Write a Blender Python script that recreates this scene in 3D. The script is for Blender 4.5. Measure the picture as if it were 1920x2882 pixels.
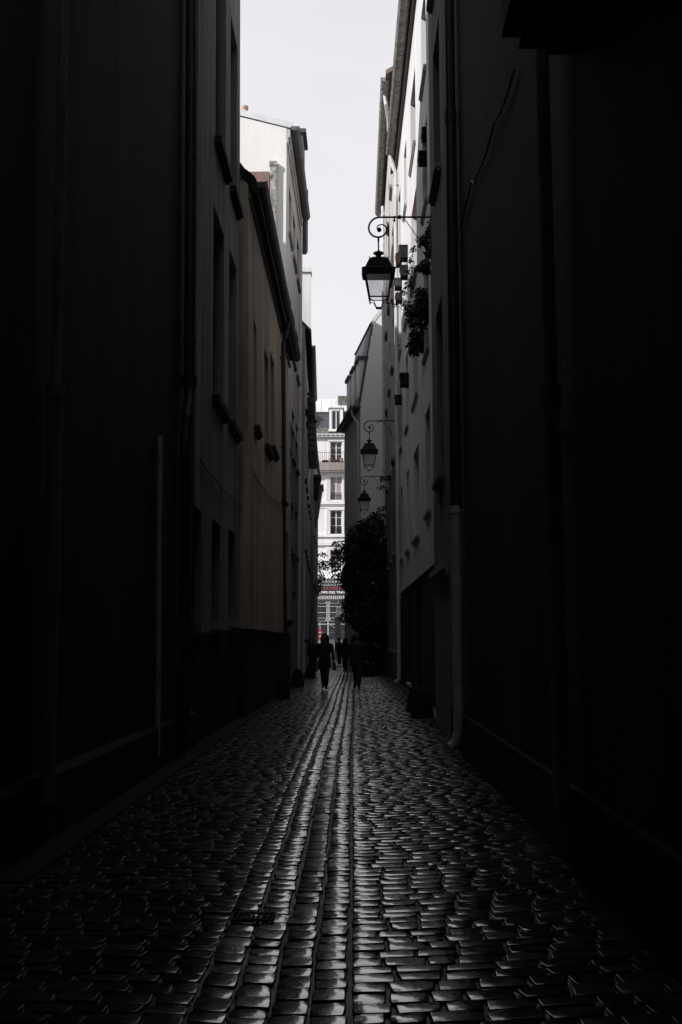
import bpy, bmesh, math, random
import numpy as np
from mathutils import Vector, Matrix
R = math.radians
rnd = random.Random(7)
for o in list(bpy.data.objects): bpy.data.objects.remove(o)
scene = bpy.context.scene
COL = scene.collection

# ------------------------------------------------------------------ camera
CAMZ = 1.42
FPX = 2900.0; W0, H0 = 1920.0, 2882.0
VPX, VPY = 1000.0, 1810.0
PITCH = math.atan((VPY - H0/2)/FPX)
YAW = math.atan((VPX - W0/2)/FPX)
cam_d = bpy.data.cameras.new('camera')
cam = bpy.data.objects.new('camera', cam_d); COL.objects.link(cam)
cam.location = (0, 0, CAMZ)
cam.rotation_euler = (R(90)+PITCH, 0, YAW)
cam_d.sensor_fit = 'VERTICAL'; cam_d.sensor_height = 36; cam_d.sensor_width = 24
cam_d.lens = FPX/H0*36
cam_d.clip_start = .05; cam_d.clip_end = 3000
scene.camera = cam
bpy.context.view_layer.update()
CM = cam.rotation_euler.to_matrix()

# ------------------------------------------------------------------ sky, sun, exposure
SUN_TRAVEL = Vector((1.0, .65, -.75)).normalized()
sun_elev = math.asin(-SUN_TRAVEL.z)
w = bpy.data.worlds.new('World'); scene.world = w; w.use_nodes = True
nt = w.node_tree; nt.nodes.clear()
def wn(t): return nt.nodes.new(t)
sky = wn('ShaderNodeTexSky'); sky.sky_type = 'NISHITA'; sky.sun_disc = False
sky.sun_elevation = sun_elev
sky.sun_rotation = math.atan2(-SUN_TRAVEL.x, -SUN_TRAVEL.y)
sky.air_density = 1.2; sky.dust_density = 2.5
bg_sky = wn('ShaderNodeBackground'); bg_sky.inputs[1].default_value = .1
nt.links.new(sky.outputs[0], bg_sky.inputs[0])
tc = wn('ShaderNodeTexCoord'); mp = wn('ShaderNodeMapping'); mp.inputs[3].default_value = (1, 1, 2.2)
nt.links.new(tc.outputs['Generated'], mp.inputs[0])
no = wn('ShaderNodeTexNoise'); no.inputs['Scale'].default_value = 2.6; no.inputs['Detail'].default_value = 4
nt.links.new(mp.outputs[0], no.inputs[0])
cr = wn('ShaderNodeValToRGB')
cr.color_ramp.elements[0].position = .3; cr.color_ramp.elements[0].color = (.835, .815, .86, 1)
cr.color_ramp.elements[1].position = .72; cr.color_ramp.elements[1].color = (.95, .93, .95, 1)
nt.links.new(no.outputs[0], cr.inputs[0])
bg_cl = wn('ShaderNodeBackground'); bg_cl.inputs[1].default_value = 1.0     # bright, thin overcast veil
nt.links.new(cr.outputs[0], bg_cl.inputs[0])
mx = wn('ShaderNodeMixShader'); mx.inputs[0].default_value = .95
nt.links.new(bg_sky.outputs[0], mx.inputs[1]); nt.links.new(bg_cl.outputs[0], mx.inputs[2])
ow = wn('ShaderNodeOutputWorld'); nt.links.new(mx.outputs[0], ow.inputs[0])

sd = bpy.data.lights.new('sun', 'SUN'); sd.energy = 5.0; sd.angle = R(.6); sd.color = (1, .975, .95)
so = bpy.data.objects.new('sun', sd); COL.objects.link(so)
so.rotation_euler = SUN_TRAVEL.to_track_quat('-Z', 'Y').to_euler()
so.location = (-30, -20, 40)
vs = scene.view_settings
vs.view_transform = 'Standard'; vs.look = 'None'; vs.gamma = 1; vs.exposure = 0
vs.use_curve_mapping = False
scene.cycles.max_bounces = 8; scene.cycles.diffuse_bounces = 3; scene.cycles.glossy_bounces = 3
scene.cycles.transparent_max_bounces = 12
scene.cycles.use_denoising = True
scene.cycles.sample_clamp_indirect = 3

# ------------------------------------------------------------------ materials
def new_mat(name):
    m = bpy.data.materials.new(name); m.use_nodes = True
    n = m.node_tree.nodes; b = n['Principled BSDF']
    return m, m.node_tree, b
def plain(name, col, rough=.6, metal=0, spec=.5, var=.12, scale=6, bump=.0, stretch=(1, 1, 1)):
    m, t, b = new_mat(name)
    tc = t.nodes.new('ShaderNodeTexCoord'); mp = t.nodes.new('ShaderNodeMapping')
    mp.inputs[3].default_value = stretch
    t.links.new(tc.outputs['Object'], mp.inputs[0])
    n = t.nodes.new('ShaderNodeTexNoise'); n.inputs['Scale'].default_value = scale; n.inputs['Detail'].default_value = 6
    t.links.new(mp.outputs[0], n.inputs[0])
    r = t.nodes.new('ShaderNodeValToRGB')
    r.color_ramp.elements[0].position = .3; r.color_ramp.elements[1].position = .7
    r.color_ramp.elements[0].color = tuple(c*(1-var) for c in col)+(1,)
    r.color_ramp.elements[1].color = tuple(min(1, c*(1+var)) for c in col)+(1,)
    t.links.new(n.outputs[0], r.inputs[0]); t.links.new(r.outputs[0], b.inputs['Base Color'])
    b.inputs['Roughness'].default_value = rough; b.inputs['Metallic'].default_value = metal
    b.inputs['Specular IOR Level'].default_value = spec
    if bump:
        bp = t.nodes.new('ShaderNodeBump'); bp.inputs['Strength'].default_value = bump; bp.inputs['Distance'].default_value = .02
        t.links.new(n.outputs[0], bp.inputs['Height']); t.links.new(bp.outputs[0], b.inputs['Normal'])
    return m
def plaster(name, col, stain=.5, tint=(.8, .75, .7), seed=0, spec=.2):
    """old lime plaster: vertical rain streaks, broad blotches, fine grain"""
    m, t, b = new_mat(name); N = t.nodes; L = t.links
    tc = N.new('ShaderNodeTexCoord')
    def noise(sc, stretch, det=6, rough=.6):
        mp = N.new('ShaderNodeMapping'); mp.inputs[3].default_value = stretch; mp.inputs[1].default_value = (seed*3.1, seed*1.7, seed)
        L.new(tc.outputs['Object'], mp.inputs[0])
        n = N.new('ShaderNodeTexNoise'); n.inputs['Scale'].default_value = sc; n.inputs['Detail'].default_value = det
        n.inputs['Roughness'].default_value = rough
        L.new(mp.outputs[0], n.inputs[0]); return n.outputs[0]
    streak = noise(2.6, (1, 1, .06), 8, .65)
    blot = noise(.45, (1, 1, .6), 5)
    grain = noise(30, (1, 1, 1), 4)
    def ramp(src, a, b_, c0, c1):
        r = N.new('ShaderNodeValToRGB'); r.color_ramp.elements[0].position = a; r.color_ramp.elements[1].position = b_
        r.color_ramp.elements[0].color = c0; r.color_ramp.elements[1].color = c1; L.new(src, r.inputs[0]); return r.outputs[0]
    def mul(a, b_, f=1):
        x = N.new('ShaderNodeMix'); x.data_type = 'RGBA'; x.blend_type = 'MULTIPLY'; x.inputs[0].default_value = f
        L.new(a, x.inputs[6]); L.new(b_, x.inputs[7]); return x.outputs[2]
    lo = 1-stain
    c = ramp(streak, .36, .62, (lo*tint[0]**.5, lo*tint[1]**.5, lo*tint[2]**.5, 1), (1, 1, 1, 1))
    base = N.new('ShaderNodeRGB'); base.outputs[0].default_value = tuple(col)+(1,)
    c = mul(base.outputs[0], c)
    c = mul(c, ramp(blot, .35, .65, (1-stain*.5, 1-stain*.52, 1-stain*.55, 1), (1, 1, 1, 1)))
    c = mul(c, ramp(grain, .3, .7, (.86, .86, .86, 1), (1, 1, 1, 1)))
    L.new(c, b.inputs['Base Color'])
    b.inputs['Roughness'].default_value = .85; b.inputs['Specular IOR Level'].default_value = spec
    bp = N.new('ShaderNodeBump'); bp.inputs['Strength'].default_value = .5; bp.inputs['Distance'].default_value = .012
    L.new(grain, bp.inputs['Height'])
    bp2 = N.new('ShaderNodeBump'); bp2.inputs['Strength'].default_value = .35; bp2.inputs['Distance'].default_value = .08
    L.new(blot, bp2.inputs['Height']); L.new(bp.outputs[0], bp2.inputs['Normal']); L.new(bp2.outputs[0], b.inputs['Normal'])
    return m
M = {}
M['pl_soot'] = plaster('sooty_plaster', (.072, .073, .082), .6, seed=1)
M['pl_grey'] = plaster('grey_plaster', (.42, .43, .42), .42, seed=2)
M['pl_beige'] = plaster('beige_plaster', (.64, .57, .49), .40, seed=3)
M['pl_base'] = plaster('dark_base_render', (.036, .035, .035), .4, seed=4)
M['pl_white'] = plaster('white_plaster', (.78, .78, .79), .14, tint=(.9,.9,.9), seed=5)
M['pl_gable'] = plaster('gable_render', (.84, .84, .83), .04, tint=(.95,.95,.95), seed=15)
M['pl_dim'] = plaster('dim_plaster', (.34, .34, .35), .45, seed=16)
M['pl_pale'] = plaster('pale_plaster', (.5, .49, .50), .3, seed=6)
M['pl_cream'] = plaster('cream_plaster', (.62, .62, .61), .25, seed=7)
M['pl_dark'] = plaster('dark_plaster', (.12, .12, .13), .5, seed=8)
M['pl_lane'] = plaster('lane_plaster', (.30, .29, .29), .45, seed=9)
M['stone'] = plaster('limestone', (.80, .78, .785), .10, tint=(.9,.88,.9), seed=10)
M['stone_stain'] = plaster('stained_stone', (.42, .37, .36), .45, seed=11)
M['zinc'] = plain('zinc', (.30, .31, .33), .5, .3, var=.2, scale=3)
M['zinc_light'] = plain('light_zinc', (.62, .63, .66), .5, .2, var=.1, scale=2)
M['gutter_dark'] = plain('weathered_gutter', (.09, .09, .09), .55, .2, var=.3, scale=5, bump=.3)
M['gutter_mid'] = plain('mottled_gutter', (.24, .23, .22), .6, .2, var=.5, scale=7, bump=.4)
M['iron'] = plain('black_iron', (.010, .009, .012), .7, 0, spec=.25, var=.3, scale=20)
M['pipe_pvc'] = plain('grey_pipe', (.62, .60, .66), .5, 0, var=.25, scale=5)
M['pipe_dark'] = plain('dark_pipe', (.03, .03, .035), .5, 0, var=.3, scale=5)
M['pipe_pale'] = plain('pale_pipe', (.55, .54, .53), .55, 0, var=.15, scale=4)
M['slate'] = plain('slate', (.045, .045, .055), .6, var=.4, scale=9, bump=.4)
M['moss_tile'] = plain('mossy_tile', (.10, .10, .085), .8, var=.7, scale=5, bump=.6)
M['tile'] = plain('clay_tile', (.16, .11, .095), .8, var=.35, scale=8, bump=.4)
M['brick'] = plain('red_brick', (.22, .135, .125), .85, var=.25, scale=14, bump=.3)
M['brick_grey'] = plain('weathered_rubble', (.28, .28, .26), .9, var=.75, scale=6, bump=.8)
M['frame_white'] = plain('white_frame', (.72, .71, .70), .5, var=.06)
M['frame_dark'] = plain('dark_frame', (.09, .085, .085), .6, var=.2)
M['shutter_red'] = plain('plum_shutter', (.20, .07, .11), .6, var=.2)
M['shutter_brown'] = plain('brown_shutter', (.17, .135, .12), .7, var=.2)
M['curtain'] = plain('curtain', (.30, .27, .29), .9, var=.25, scale=10, stretch=(4, 4, .2))
M['dark_in'] = plain('dark_interior', (.015, .015, .018), .9, var=.2)
M['terracotta'] = plain('terracotta', (.42, .26, .21), .8, var=.2, scale=10)
M['pot_brown'] = plain('old_brown_pot', (.045, .028, .022), .8, spec=.1, var=.3, scale=10)
M['planter_dark'] = plain('dark_planter', (.02, .02, .022), .7, spec=.1, var=.4, scale=8)
M['planter_green'] = plain('green_grey_planter', (.055, .062, .058), .7, spec=.1, var=.3, scale=8)
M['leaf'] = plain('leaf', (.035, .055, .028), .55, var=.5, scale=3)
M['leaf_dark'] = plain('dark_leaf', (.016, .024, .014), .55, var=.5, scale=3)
M['bark'] = plain('bark', (.05, .04, .032), .9, var=.4, scale=12, bump=.5)
M['coat'] = plain('black_coat', (.012, .012, .014), .8, var=.3, scale=9)
M['denim'] = plain('dark_denim', (.014, .015, .02), .85, var=.3, scale=9)
M['skin'] = plain('skin', (.22, .14, .11), .55, var=.06)
M['hair'] = plain('dark_hair', (.012, .009, .008), .5, var=.3, scale=30, stretch=(6, 6, .4))
M['shoe'] = plain('shoe', (.010, .010, .010), .85, var=.2)
M['leather'] = plain('black_leather', (.013, .012, .012), .4, var=.2)
M['steel'] = plain('galvanised_steel', (.62, .62, .64), .4, .4, var=.12, scale=4)
M['hoard'] = plain('corrugated_sheet', (.42, .41, .43), .5, .1, var=.12, scale=3)
M['hoard_light'] = plain('pale_canopy_sheet', (.78, .77, .78), .5, 0, var=.06, scale=3)
M['shutter_grey'] = plain('grey_shopfront', (.15, .15, .155), .6, var=.12, scale=2)
M['banner'] = plain('banner_black', (.012, .012, .018), .6, var=.2)
M['banner_blue'] = plain('banner_dark_blue', (.012, .022, .035), .6, var=.2)
M['txt_white'] = plain('white_print', (.80, .80, .80), .6, var=.03)
M['txt_grey'] = plain('grey_print', (.42, .42, .44), .6, var=.03)
M['txt_red'] = plain('red_print', (.36, .07, .055), .6, var=.05)
M['sign_red'] = plain('red_paint', (.42, .04, .05), .5, var=.05)
M['asphalt'] = plain('asphalt', (.05, .05, .052), .55, var=.3, scale=20, bump=.3)
M['pave'] = plain('granite_kerb', (.02, .02, .022), .85, spec=.1, var=.35, scale=9, bump=.4)
M['earth'] = plain('city_ground', (.09, .088, .085), .9, var=.3, scale=.2)

def glass(name, col=(.03, .035, .04), rough=.08):
    m, t, b = new_mat(name); b.inputs['Base Color'].default_value = tuple(col)+(1,)
    n = t.nodes.new('ShaderNodeTexNoise'); n.inputs['Scale'].default_value = 2.2
    tc_ = t.nodes.new('ShaderNodeTexCoord'); t.links.new(tc_.outputs['Object'], n.inputs[0])
    bp = t.nodes.new('ShaderNodeBump'); bp.inputs['Strength'].default_value = .12; bp.inputs['Distance'].default_value = .03
    t.links.new(n.outputs[0], bp.inputs['Height']); t.links.new(bp.outputs[0], b.inputs['Normal'])
    b.inputs['Roughness'].default_value = rough; b.inputs['IOR'].default_value = 1.5
    return m
M['glass'] = glass('window_glass')
def lamp_glass():
    m = bpy.data.materials.new('frosted_lantern_glass'); m.use_nodes = True; t = m.node_tree; t.nodes.clear()
    tr = t.nodes.new('ShaderNodeBsdfTransparent'); tr.inputs[0].default_value = (.97, .97, .98, 1)
    df = t.nodes.new('ShaderNodeBsdfTranslucent'); df.inputs[0].default_value = (.7, .7, .72, 1)
    gl = t.nodes.new('ShaderNodeBsdfGlossy'); gl.inputs['Roughness'].default_value = .15; gl.inputs[0].default_value = (.5, .5, .5, 1)
    n = t.nodes.new('ShaderNodeTexNoise'); n.inputs['Scale'].default_value = 5
    tc_ = t.nodes.new('ShaderNodeTexCoord'); t.links.new(tc_.outputs['Object'], n.inputs[0])
    mr = t.nodes.new('ShaderNodeMapRange'); mr.inputs['To Min'].default_value = .02; mr.inputs['To Max'].default_value = .2
    t.links.new(n.outputs[0], mr.inputs[0])
    a = t.nodes.new('ShaderNodeMixShader'); t.links.new(mr.outputs[0], a.inputs[0])
    t.links.new(tr.outputs[0], a.inputs[1]); t.links.new(df.outputs[0], a.inputs[2])
    b = t.nodes.new('ShaderNodeMixShader'); b.inputs[0].default_value = .06
    t.links.new(a.outputs[0], b.inputs[1]); t.links.new(gl.outputs[0], b.inputs[2])
    o = t.nodes.new('ShaderNodeOutputMaterial'); t.links.new(b.outputs[0], o.inputs[0])
    return m
M['lamp_glass'] = lamp_glass()

def wet_stone(name, base0, base1, r0, r1, coat=1.0):
    m, t, b = new_mat(name); N = t.nodes; L = t.links
    tc = N.new('ShaderNodeTexCoord')
    n1 = N.new('ShaderNodeTexNoise'); n1.inputs['Scale'].default_value = 9; n1.inputs['Detail'].default_value = 6
    n2 = N.new('ShaderNodeTexNoise'); n2.inputs['Scale'].default_value = 1.3; n2.inputs['Detail'].default_value = 3
    n3 = N.new('ShaderNodeTexNoise'); n3.inputs['Scale'].default_value = 70; n3.inputs['Detail'].default_value = 5
    for n in (n1, n2, n3): L.new(tc.outputs['Object'], n.inputs[0])
    at = N.new('ShaderNodeAttribute'); at.attribute_name = 'tone'
    r = N.new('ShaderNodeValToRGB'); r.color_ramp.elements[0].color = tuple(base0)+(1,); r.color_ramp.elements[1].color = tuple(base1)+(1,)
    r.color_ramp.elements[0].position = .3; r.color_ramp.elements[1].position = .75
    ad = N.new('ShaderNodeMath'); ad.operation = 'MULTIPLY_ADD'; L.new(at.outputs['Fac'], ad.inputs[0]); ad.inputs[1].default_value = .45
    L.new(n1.outputs[0], ad.inputs[2])
    sb = N.new('ShaderNodeMath'); sb.operation = 'SUBTRACT'; L.new(ad.outputs[0], sb.inputs[0]); sb.inputs[1].default_value = .2
    L.new(sb.outputs[0], r.inputs[0]); L.new(r.outputs[0], b.inputs['Base Color'])
    s2 = N.new('ShaderNodeMath'); s2.operation = 'MULTIPLY_ADD'; L.new(n2.outputs[0], s2.inputs[0]); s2.inputs[1].default_value = .8
    s3 = N.new('ShaderNodeMath'); s3.operation = 'MULTIPLY_ADD'; L.new(at.outputs['Fac'], s3.inputs[0]); s3.inputs[1].default_value = .35
    L.new(n1.outputs[0], s3.inputs[2]); L.new(s3.outputs[0], s2.inputs[2])
    mr = N.new('ShaderNodeMapRange'); mr.inputs[1].default_value = .7; mr.inputs[2].default_value = 1.35
    mr.inputs[3].default_value = r0; mr.inputs[4].default_value = r1
    L.new(s2.outputs[0], mr.inputs[0])
    ae = N.new('ShaderNodeAttribute'); ae.attribute_name = 'shade_dull'  # painted shade: mainly cuts coat and specular, with slight extra roughness
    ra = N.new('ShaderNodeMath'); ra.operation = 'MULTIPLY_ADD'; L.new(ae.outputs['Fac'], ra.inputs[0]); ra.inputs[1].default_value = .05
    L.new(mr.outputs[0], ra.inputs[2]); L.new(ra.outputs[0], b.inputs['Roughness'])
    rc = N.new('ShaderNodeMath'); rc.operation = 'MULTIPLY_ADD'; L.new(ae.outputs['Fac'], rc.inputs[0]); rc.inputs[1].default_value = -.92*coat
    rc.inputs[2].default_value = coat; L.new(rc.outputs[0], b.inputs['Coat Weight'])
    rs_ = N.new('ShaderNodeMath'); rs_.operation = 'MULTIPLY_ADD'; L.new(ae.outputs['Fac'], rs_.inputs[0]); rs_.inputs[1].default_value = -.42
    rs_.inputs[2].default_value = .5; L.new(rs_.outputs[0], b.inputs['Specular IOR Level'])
    bp = N.new('ShaderNodeBump'); bp.inputs['Strength'].default_value = .25; bp.inputs['Distance'].default_value = .0015
    L.new(n3.outputs[0], bp.inputs['Height'])
    bp2 = N.new('ShaderNodeBump'); bp2.inputs['Strength'].default_value = .3; bp2.inputs['Distance'].default_value = .003
    L.new(n1.outputs[0], bp2.inputs['Height']); L.new(bp.outputs[0], bp2.inputs['Normal']); L.new(bp2.outputs[0], b.inputs['Normal'])
    b.inputs['IOR'].default_value = 1.75
    b.inputs['Coat IOR'].default_value = 1.6; b.inputs['Coat Roughness'].default_value = .05   # rain film
    return m
M['sett'] = wet_stone('wet_granite_sett', (.016, .016, .018), (.05, .048, .052), .04, .24)
M['joint'] = wet_stone('wet_sand_joint', (.010, .010, .010), (.024, .024, .024), .4, .7, 0)
jb = M['joint'].node_tree.nodes['Principled BSDF'].inputs['Specular IOR Level']
for l_ in list(jb.links): M['joint'].node_tree.links.remove(l_)
jb.default_value = .3

# ------------------------------------------------------------------ mesh helpers
class MB:
    """collects geometry in a frame; build() links it as one mesh object"""
    def __init__(s, frame=None): s.v = []; s.f = []; s.fr = frame
    def P(s, p):
        return s.fr(*p) if s.fr else tuple(p)
    def add(s, vs, fs):
        k = len(s.v); s.v += [s.P(p) for p in vs]; s.f += [tuple(i+k for i in f) for f in fs]; return s
    def quad(s, a, b, c, d): return s.add([a, b, c, d], [(0, 1, 2, 3)])
    def box(s, a, b):
        x0, y0, z0 = a; x1, y1, z1 = b
        return s.add([(x0,y0,z0),(x1,y0,z0),(x1,y1,z0),(x0,y1,z0),(x0,y0,z1),(x1,y0,z1),(x1,y1,z1),(x0,y1,z1)],
                     [(0,3,2,1),(4,5,6,7),(0,1,5,4),(1,2,6,5),(2,3,7,6),(3,0,4,7)])
    def taper(s, c0, w0, d0, c1, w1, d1):
        """frustum between two rectangles (centres c, widths in x and y)"""
        vs = []
        for c, w_, d_ in ((c0, w0, d0), (c1, w1, d1)):
            vs += [(c[0]-w_/2, c[1]-d_/2, c[2]), (c[0]+w_/2, c[1]-d_/2, c[2]), (c[0]+w_/2, c[1]+d_/2, c[2]), (c[0]-w_/2, c[1]+d_/2, c[2])]
        return s.add(vs, [(0,3,2,1),(4,5,6,7),(0,1,5,4),(1,2,6,5),(2,3,7,6),(3,0,4,7)])
    def tube(s, pts, r, n=10, cap=True):
        pts = [Vector(p) for p in pts]; rs = r if isinstance(r, (list, tuple)) else [r]*len(pts)
        vs = []; fs = []; prev = None
        for i, p in enumerate(pts):
            d = (pts[min(i+1, len(pts)-1)]-pts[max(i-1, 0)])
            if d.length < 1e-9: d = Vector((0, 0, 1))
            d.normalize()
            if prev is None:
                a = Vector((0, 0, 1)) if abs(d.z) < .9 else Vector((1, 0, 0))
                u = d.cross(a).normalized()
            else:
                u = (prev-d*prev.dot(d)).normalized()
            prev = u; v = d.cross(u)
            for k in range(n):
                t = 2*math.pi*k/n
                vs.append(tuple(p+u*(math.cos(t)*rs[i])+v*(math.sin(t)*rs[i])))
        for i in range(len(pts)-1):
            for k in range(n):
                a, b = i*n+k, i*n+(k+1) % n
                fs.append((a, b, b+n, a+n))
        if cap: fs += [tuple(range(n))[::-1], tuple(range((len(pts)-1)*n, len(pts)*n))]
        return s.add(vs, fs)
    def lathe(s, c, prof, n=14):
        vs = []; fs = []
        for r, z in prof:
            for k in range(n):
                t = 2*math.pi*k/n; vs.append((c[0]+r*math.cos(t), c[1]+r*math.sin(t), c[2]+z))
        for i in range(len(prof)-1):
            for k in range(n):
                a, b = i*n+k, i*n+(k+1) % n; fs.append((a, b, b+n, a+n))
        fs += [tuple(range(n))[::-1], tuple(range((len(prof)-1)*n, len(prof)*n))]
        return s.add(vs, fs)
    def ball(s, c, r, n=10):
        rx, ry, rz = r if isinstance(r, (tuple, list)) else (r, r, r)
        vs = []; fs = []; m_ = n//2+1
        for i in range(m_+1):
            ph = math.pi*i/m_
            for k in range(n):
                t = 2*math.pi*k/n
                vs.append((c[0]+rx*math.sin(ph)*math.cos(t), c[1]+ry*math.sin(ph)*math.sin(t), c[2]+rz*math.cos(ph)))
        for i in range(m_):
            for k in range(n):
                a, b = i*n+k, i*n+(k+1) % n; fs.append((a, b, b+n, a+n))
        return s.add(vs, fs)
    def build(s, name, mat, parent=None, smooth=False, origin=None):
        me = bpy.data.meshes.new(name)
        off = Vector(origin) if origin is not None else None
        vs = s.v if off is None else [tuple(Vector(p)-off) for p in s.v]
        me.from_pydata(vs, [], s.f); me.update()
        bm = bmesh.new(); bm.from_mesh(me); bmesh.ops.recalc_face_normals(bm, faces=bm.faces); bm.to_mesh(me); bm.free()
        me.materials.append(M[mat] if isinstance(mat, str) else mat)
        if smooth:
            me.polygons.foreach_set('use_smooth', [True]*len(me.polygons))
        o = bpy.data.objects.new(name, me); COL.objects.link(o)
        if parent:
            o.parent = parent
            # everything is built in world space; undo the parent's translation
            o.location = Vector((0, 0, 0)) if off is None else off
            base = Vector((0, 0, 0)); p = parent
            while p: base += p.location; p = p.parent
            o.location = o.location-base
        elif off is not None: o.location = off
        return o
def tag(o, label=None, cat=None, group=None, kind=None):
    if label: o['label'] = label
    if cat: o['category'] = cat
    if group: o['group'] = group
    if kind: o['kind'] = kind
    return o
def empty(name, loc, label, cat, group=None):
    o = bpy.data.objects.new(name, None); COL.objects.link(o); o.location = loc; o.empty_display_size = .3
    return tag(o, label, cat, group)
def copy_tree(o, parent=None):
    c = o.copy(); COL.objects.link(c); c.parent = parent
    for ch in [x for x in CH.get(o.name, [])]: copy_tree(ch, c)
    return c
CH = {}
def index_children():
    CH.clear()
    for o in bpy.data.objects:
        if o.parent: CH.setdefault(o.parent.name, []).append(o)

# ------------------------------------------------------------------ street geometry
def ray(px, py):
    d = CM @ Vector(((px-W0/2)/FPX, -(py-H0/2)/FPX, -1)); return d
class Face:
    """a street facade: s runs away from the camera along the wall, d is out of the wall"""
    def __init__(f, p0, p1, side, lean=0):
        f.p0 = Vector((p0[0], p0[1], 0)); f.p1 = Vector((p1[0], p1[1], 0))
        f.t = (f.p1-f.p0).normalized(); f.L = (f.p1-f.p0).length
        n = Vector((f.t.y, -f.t.x, 0))
        f.n = n if side == 'L' else -n
        if side == 'F': f.n = Vector((0, -1, 0))
        f.lean = lean
    def __call__(f, s, d, z):
        p = f.p0+f.t*s+f.n*(d-f.lean*z); return (p.x, p.y, z)
    def px(f, x, y, d=0):
        """(s, z) of the wall point seen at photo position x, y"""
        r = ray(x, y); o = Vector((0, 0, CAMZ)); q = f.p0+f.n*d; lam = 0; z = CAMZ
        for _ in range(6):
            q2 = q-f.n*(f.lean*z)
            lam = (q2-o).dot(f.n)/r.dot(f.n); z = (o+r*lam).z
        h = o+r*lam
        return (h-f.p0).dot(f.t), h.z
    def S(f, x, y=1500): return f.px(x, y)[0]
    def Z(f, x, y): return f.px(x, y)[1]

def shell(fr, z1, depth, ops, mat, parent, name='wall', top=True, rec=.22, z0=-.3, s0=0, s1=None):
    """front wall with real openings and reveals, plus end walls, back and top"""
    s1 = fr.L if s1 is None else s1
    mb = MB(fr)
    ops = [o for o in ops if o[1] > s0+.02 and o[0] < s1-.02]
    ss = sorted({s0, s1} | {min(max(v, s0), s1) for o in ops for v in o[:2]})
    zs = sorted({z0, z1} | {v for o in ops for v in o[2:4] if z0 < v < z1})
    for a, b in zip(ss[:-1], ss[1:]):
        run = None
        for c, d in zip(zs[:-1], zs[1:]):
            m1, m2 = (a+b)/2, (c+d)/2
            hole = any(o[0] < m1 < o[1] and o[2] < m2 < o[3] for o in ops)
            if not hole: mb.quad((a, 0, c), (b, 0, c), (b, 0, d), (a, 0, d))
    for o in ops:
        a, b, c, d = max(o[0], s0), min(o[1], s1), max(o[2], z0), min(o[3], z1)
        if c >= d: continue
        r = -(o[4] if len(o) > 4 else rec)
        mb.quad((a, 0, c), (a, r, c), (a, r, d), (a, 0, d)); mb.quad((b, 0, c), (b, r, c), (b, r, d), (b, 0, d))
        mb.quad((a, 0, c), (b, 0, c), (b, r, c), (a, r, c)); mb.quad((a, 0, d), (b, 0, d), (b, r, d), (a, r, d))
        mb.quad((a, r, c), (b, r, c), (b, r, d), (a, r, d))
    mb.quad((s0, 0, z0), (s0, -depth, z0), (s0, -depth, z1), (s0, 0, z1))
    mb.quad((s1, 0, z0), (s1, -depth, z0), (s1, -depth, z1), (s1, 0, z1))
    mb.quad((s0, -depth, z0), (s1, -depth, z0), (s1, -depth, z1), (s0, -depth, z1))
    if top: mb.quad((s0, 0, z1), (s1, 0, z1), (s1, -depth, z1), (s0, -depth, z1))
    return mb.build(name, mat, parent)

def window(fr, o, parent, frame='frame_dark', sill=True, sillmat='pl_grey', closed=None, rec=.22, rail=False, sd=.1, sh=.09):
    a, b, c, d = o[:4]; r = -(o[4] if len(o) > 4 else rec)+.012
    fm = MB(fr); w_ = .06; t = .045
    fm.box((a, r, c), (a+w_, r+t, d)); fm.box((b-w_, r, c), (b, r+t, d))
    fm.box((a+w_, r, c), (b-w_, r+t, c+w_)); fm.box((a+w_, r, d-w_), (b-w_, r+t, d))
    m_ = (a+b)/2; fm.box((m_-.04, r+.002, c+w_), (m_+.04, r+t+.012, d-w_))
    for k in (.36, .70):
        zz = c+(d-c)*k; fm.box((a+w_, r+.004, zz-.018), (m_-.04, r+t-.006, zz+.018)); fm.box((m_+.04, r+.004, zz-.018), (b-w_, r+t-.006, zz+.018))
    wo = fm.build('window', frame, parent)
    pm = MB(fr); pm.box((a+.03, r+.004, c+.03), (b-.03, r+.016, d-.03)); pm.build('pane' if not closed else 'shutter', closed or 'glass', wo)
    if sill:
        sm = MB(fr); sm.box((a-.07, -.02, c-sh), (b+.07, sd, c-.002)); sm.box((a-.05, -.02, c-sh-.05), (b+.05, sd*.6, c-sh-.001))
        sm.build('sill', sillmat, wo)
    if rail:
        rm = MB(fr); z2 = c+1.0
        rm.box((a+.01, -.06, z2-.03), (b-.01, -.03, z2)); rm.box((a+.01, -.06, c+.06), (b-.01, -.03, c+.085))
        k = a+.08
        while k < b-.05: rm.box((k-.008, -.054, c+.085), (k+.008, -.038, z2-.03)); k += .11
        rm.build('railing', 'iron', wo)
    return wo

def roof(fr, z1, depth, h, over, mat, parent, s0=0, s1=None, soffit='frame_dark', ridge=.5, th=.16):
    s1 = fr.L if s1 is None else s1
    rd = -depth*ridge; k = h/(-rd)
    ze = z1-over*k+.02
    mb = MB(fr)
    prof = [(over, ze), (rd, z1+h+.02), (-depth-.2, z1+.02), (-depth-.2, z1+.02+th), (rd, z1+h+.02+th*1.3), (over, ze+th)]
    n = len(prof); vs = [(s0, p[0], p[1]) for p in prof]+[(s1, p[0], p[1]) for p in prof]
    fs = [(i, (i+1) % n, (i+1) % n+n, i+n) for i in range(n)]
    fs += [(0, 1, 4, 5), (1, 2, 3, 4), (n, n+5, n+4, n+1), (n+1, n+4, n+3, n+2)]
    mb.add(vs, fs); r = mb.build('roof', mat, parent)
    for s in (max(s0, 0)+.01, s1-.01):   # gable triangles under the roof
        g = MB(fr); g.add([(s, 0, z1), (s, rd, z1+h), (s, -depth, z1)], [(0, 1, 2)]); g.build('gable', 'pl_dim', parent)
    return r
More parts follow.
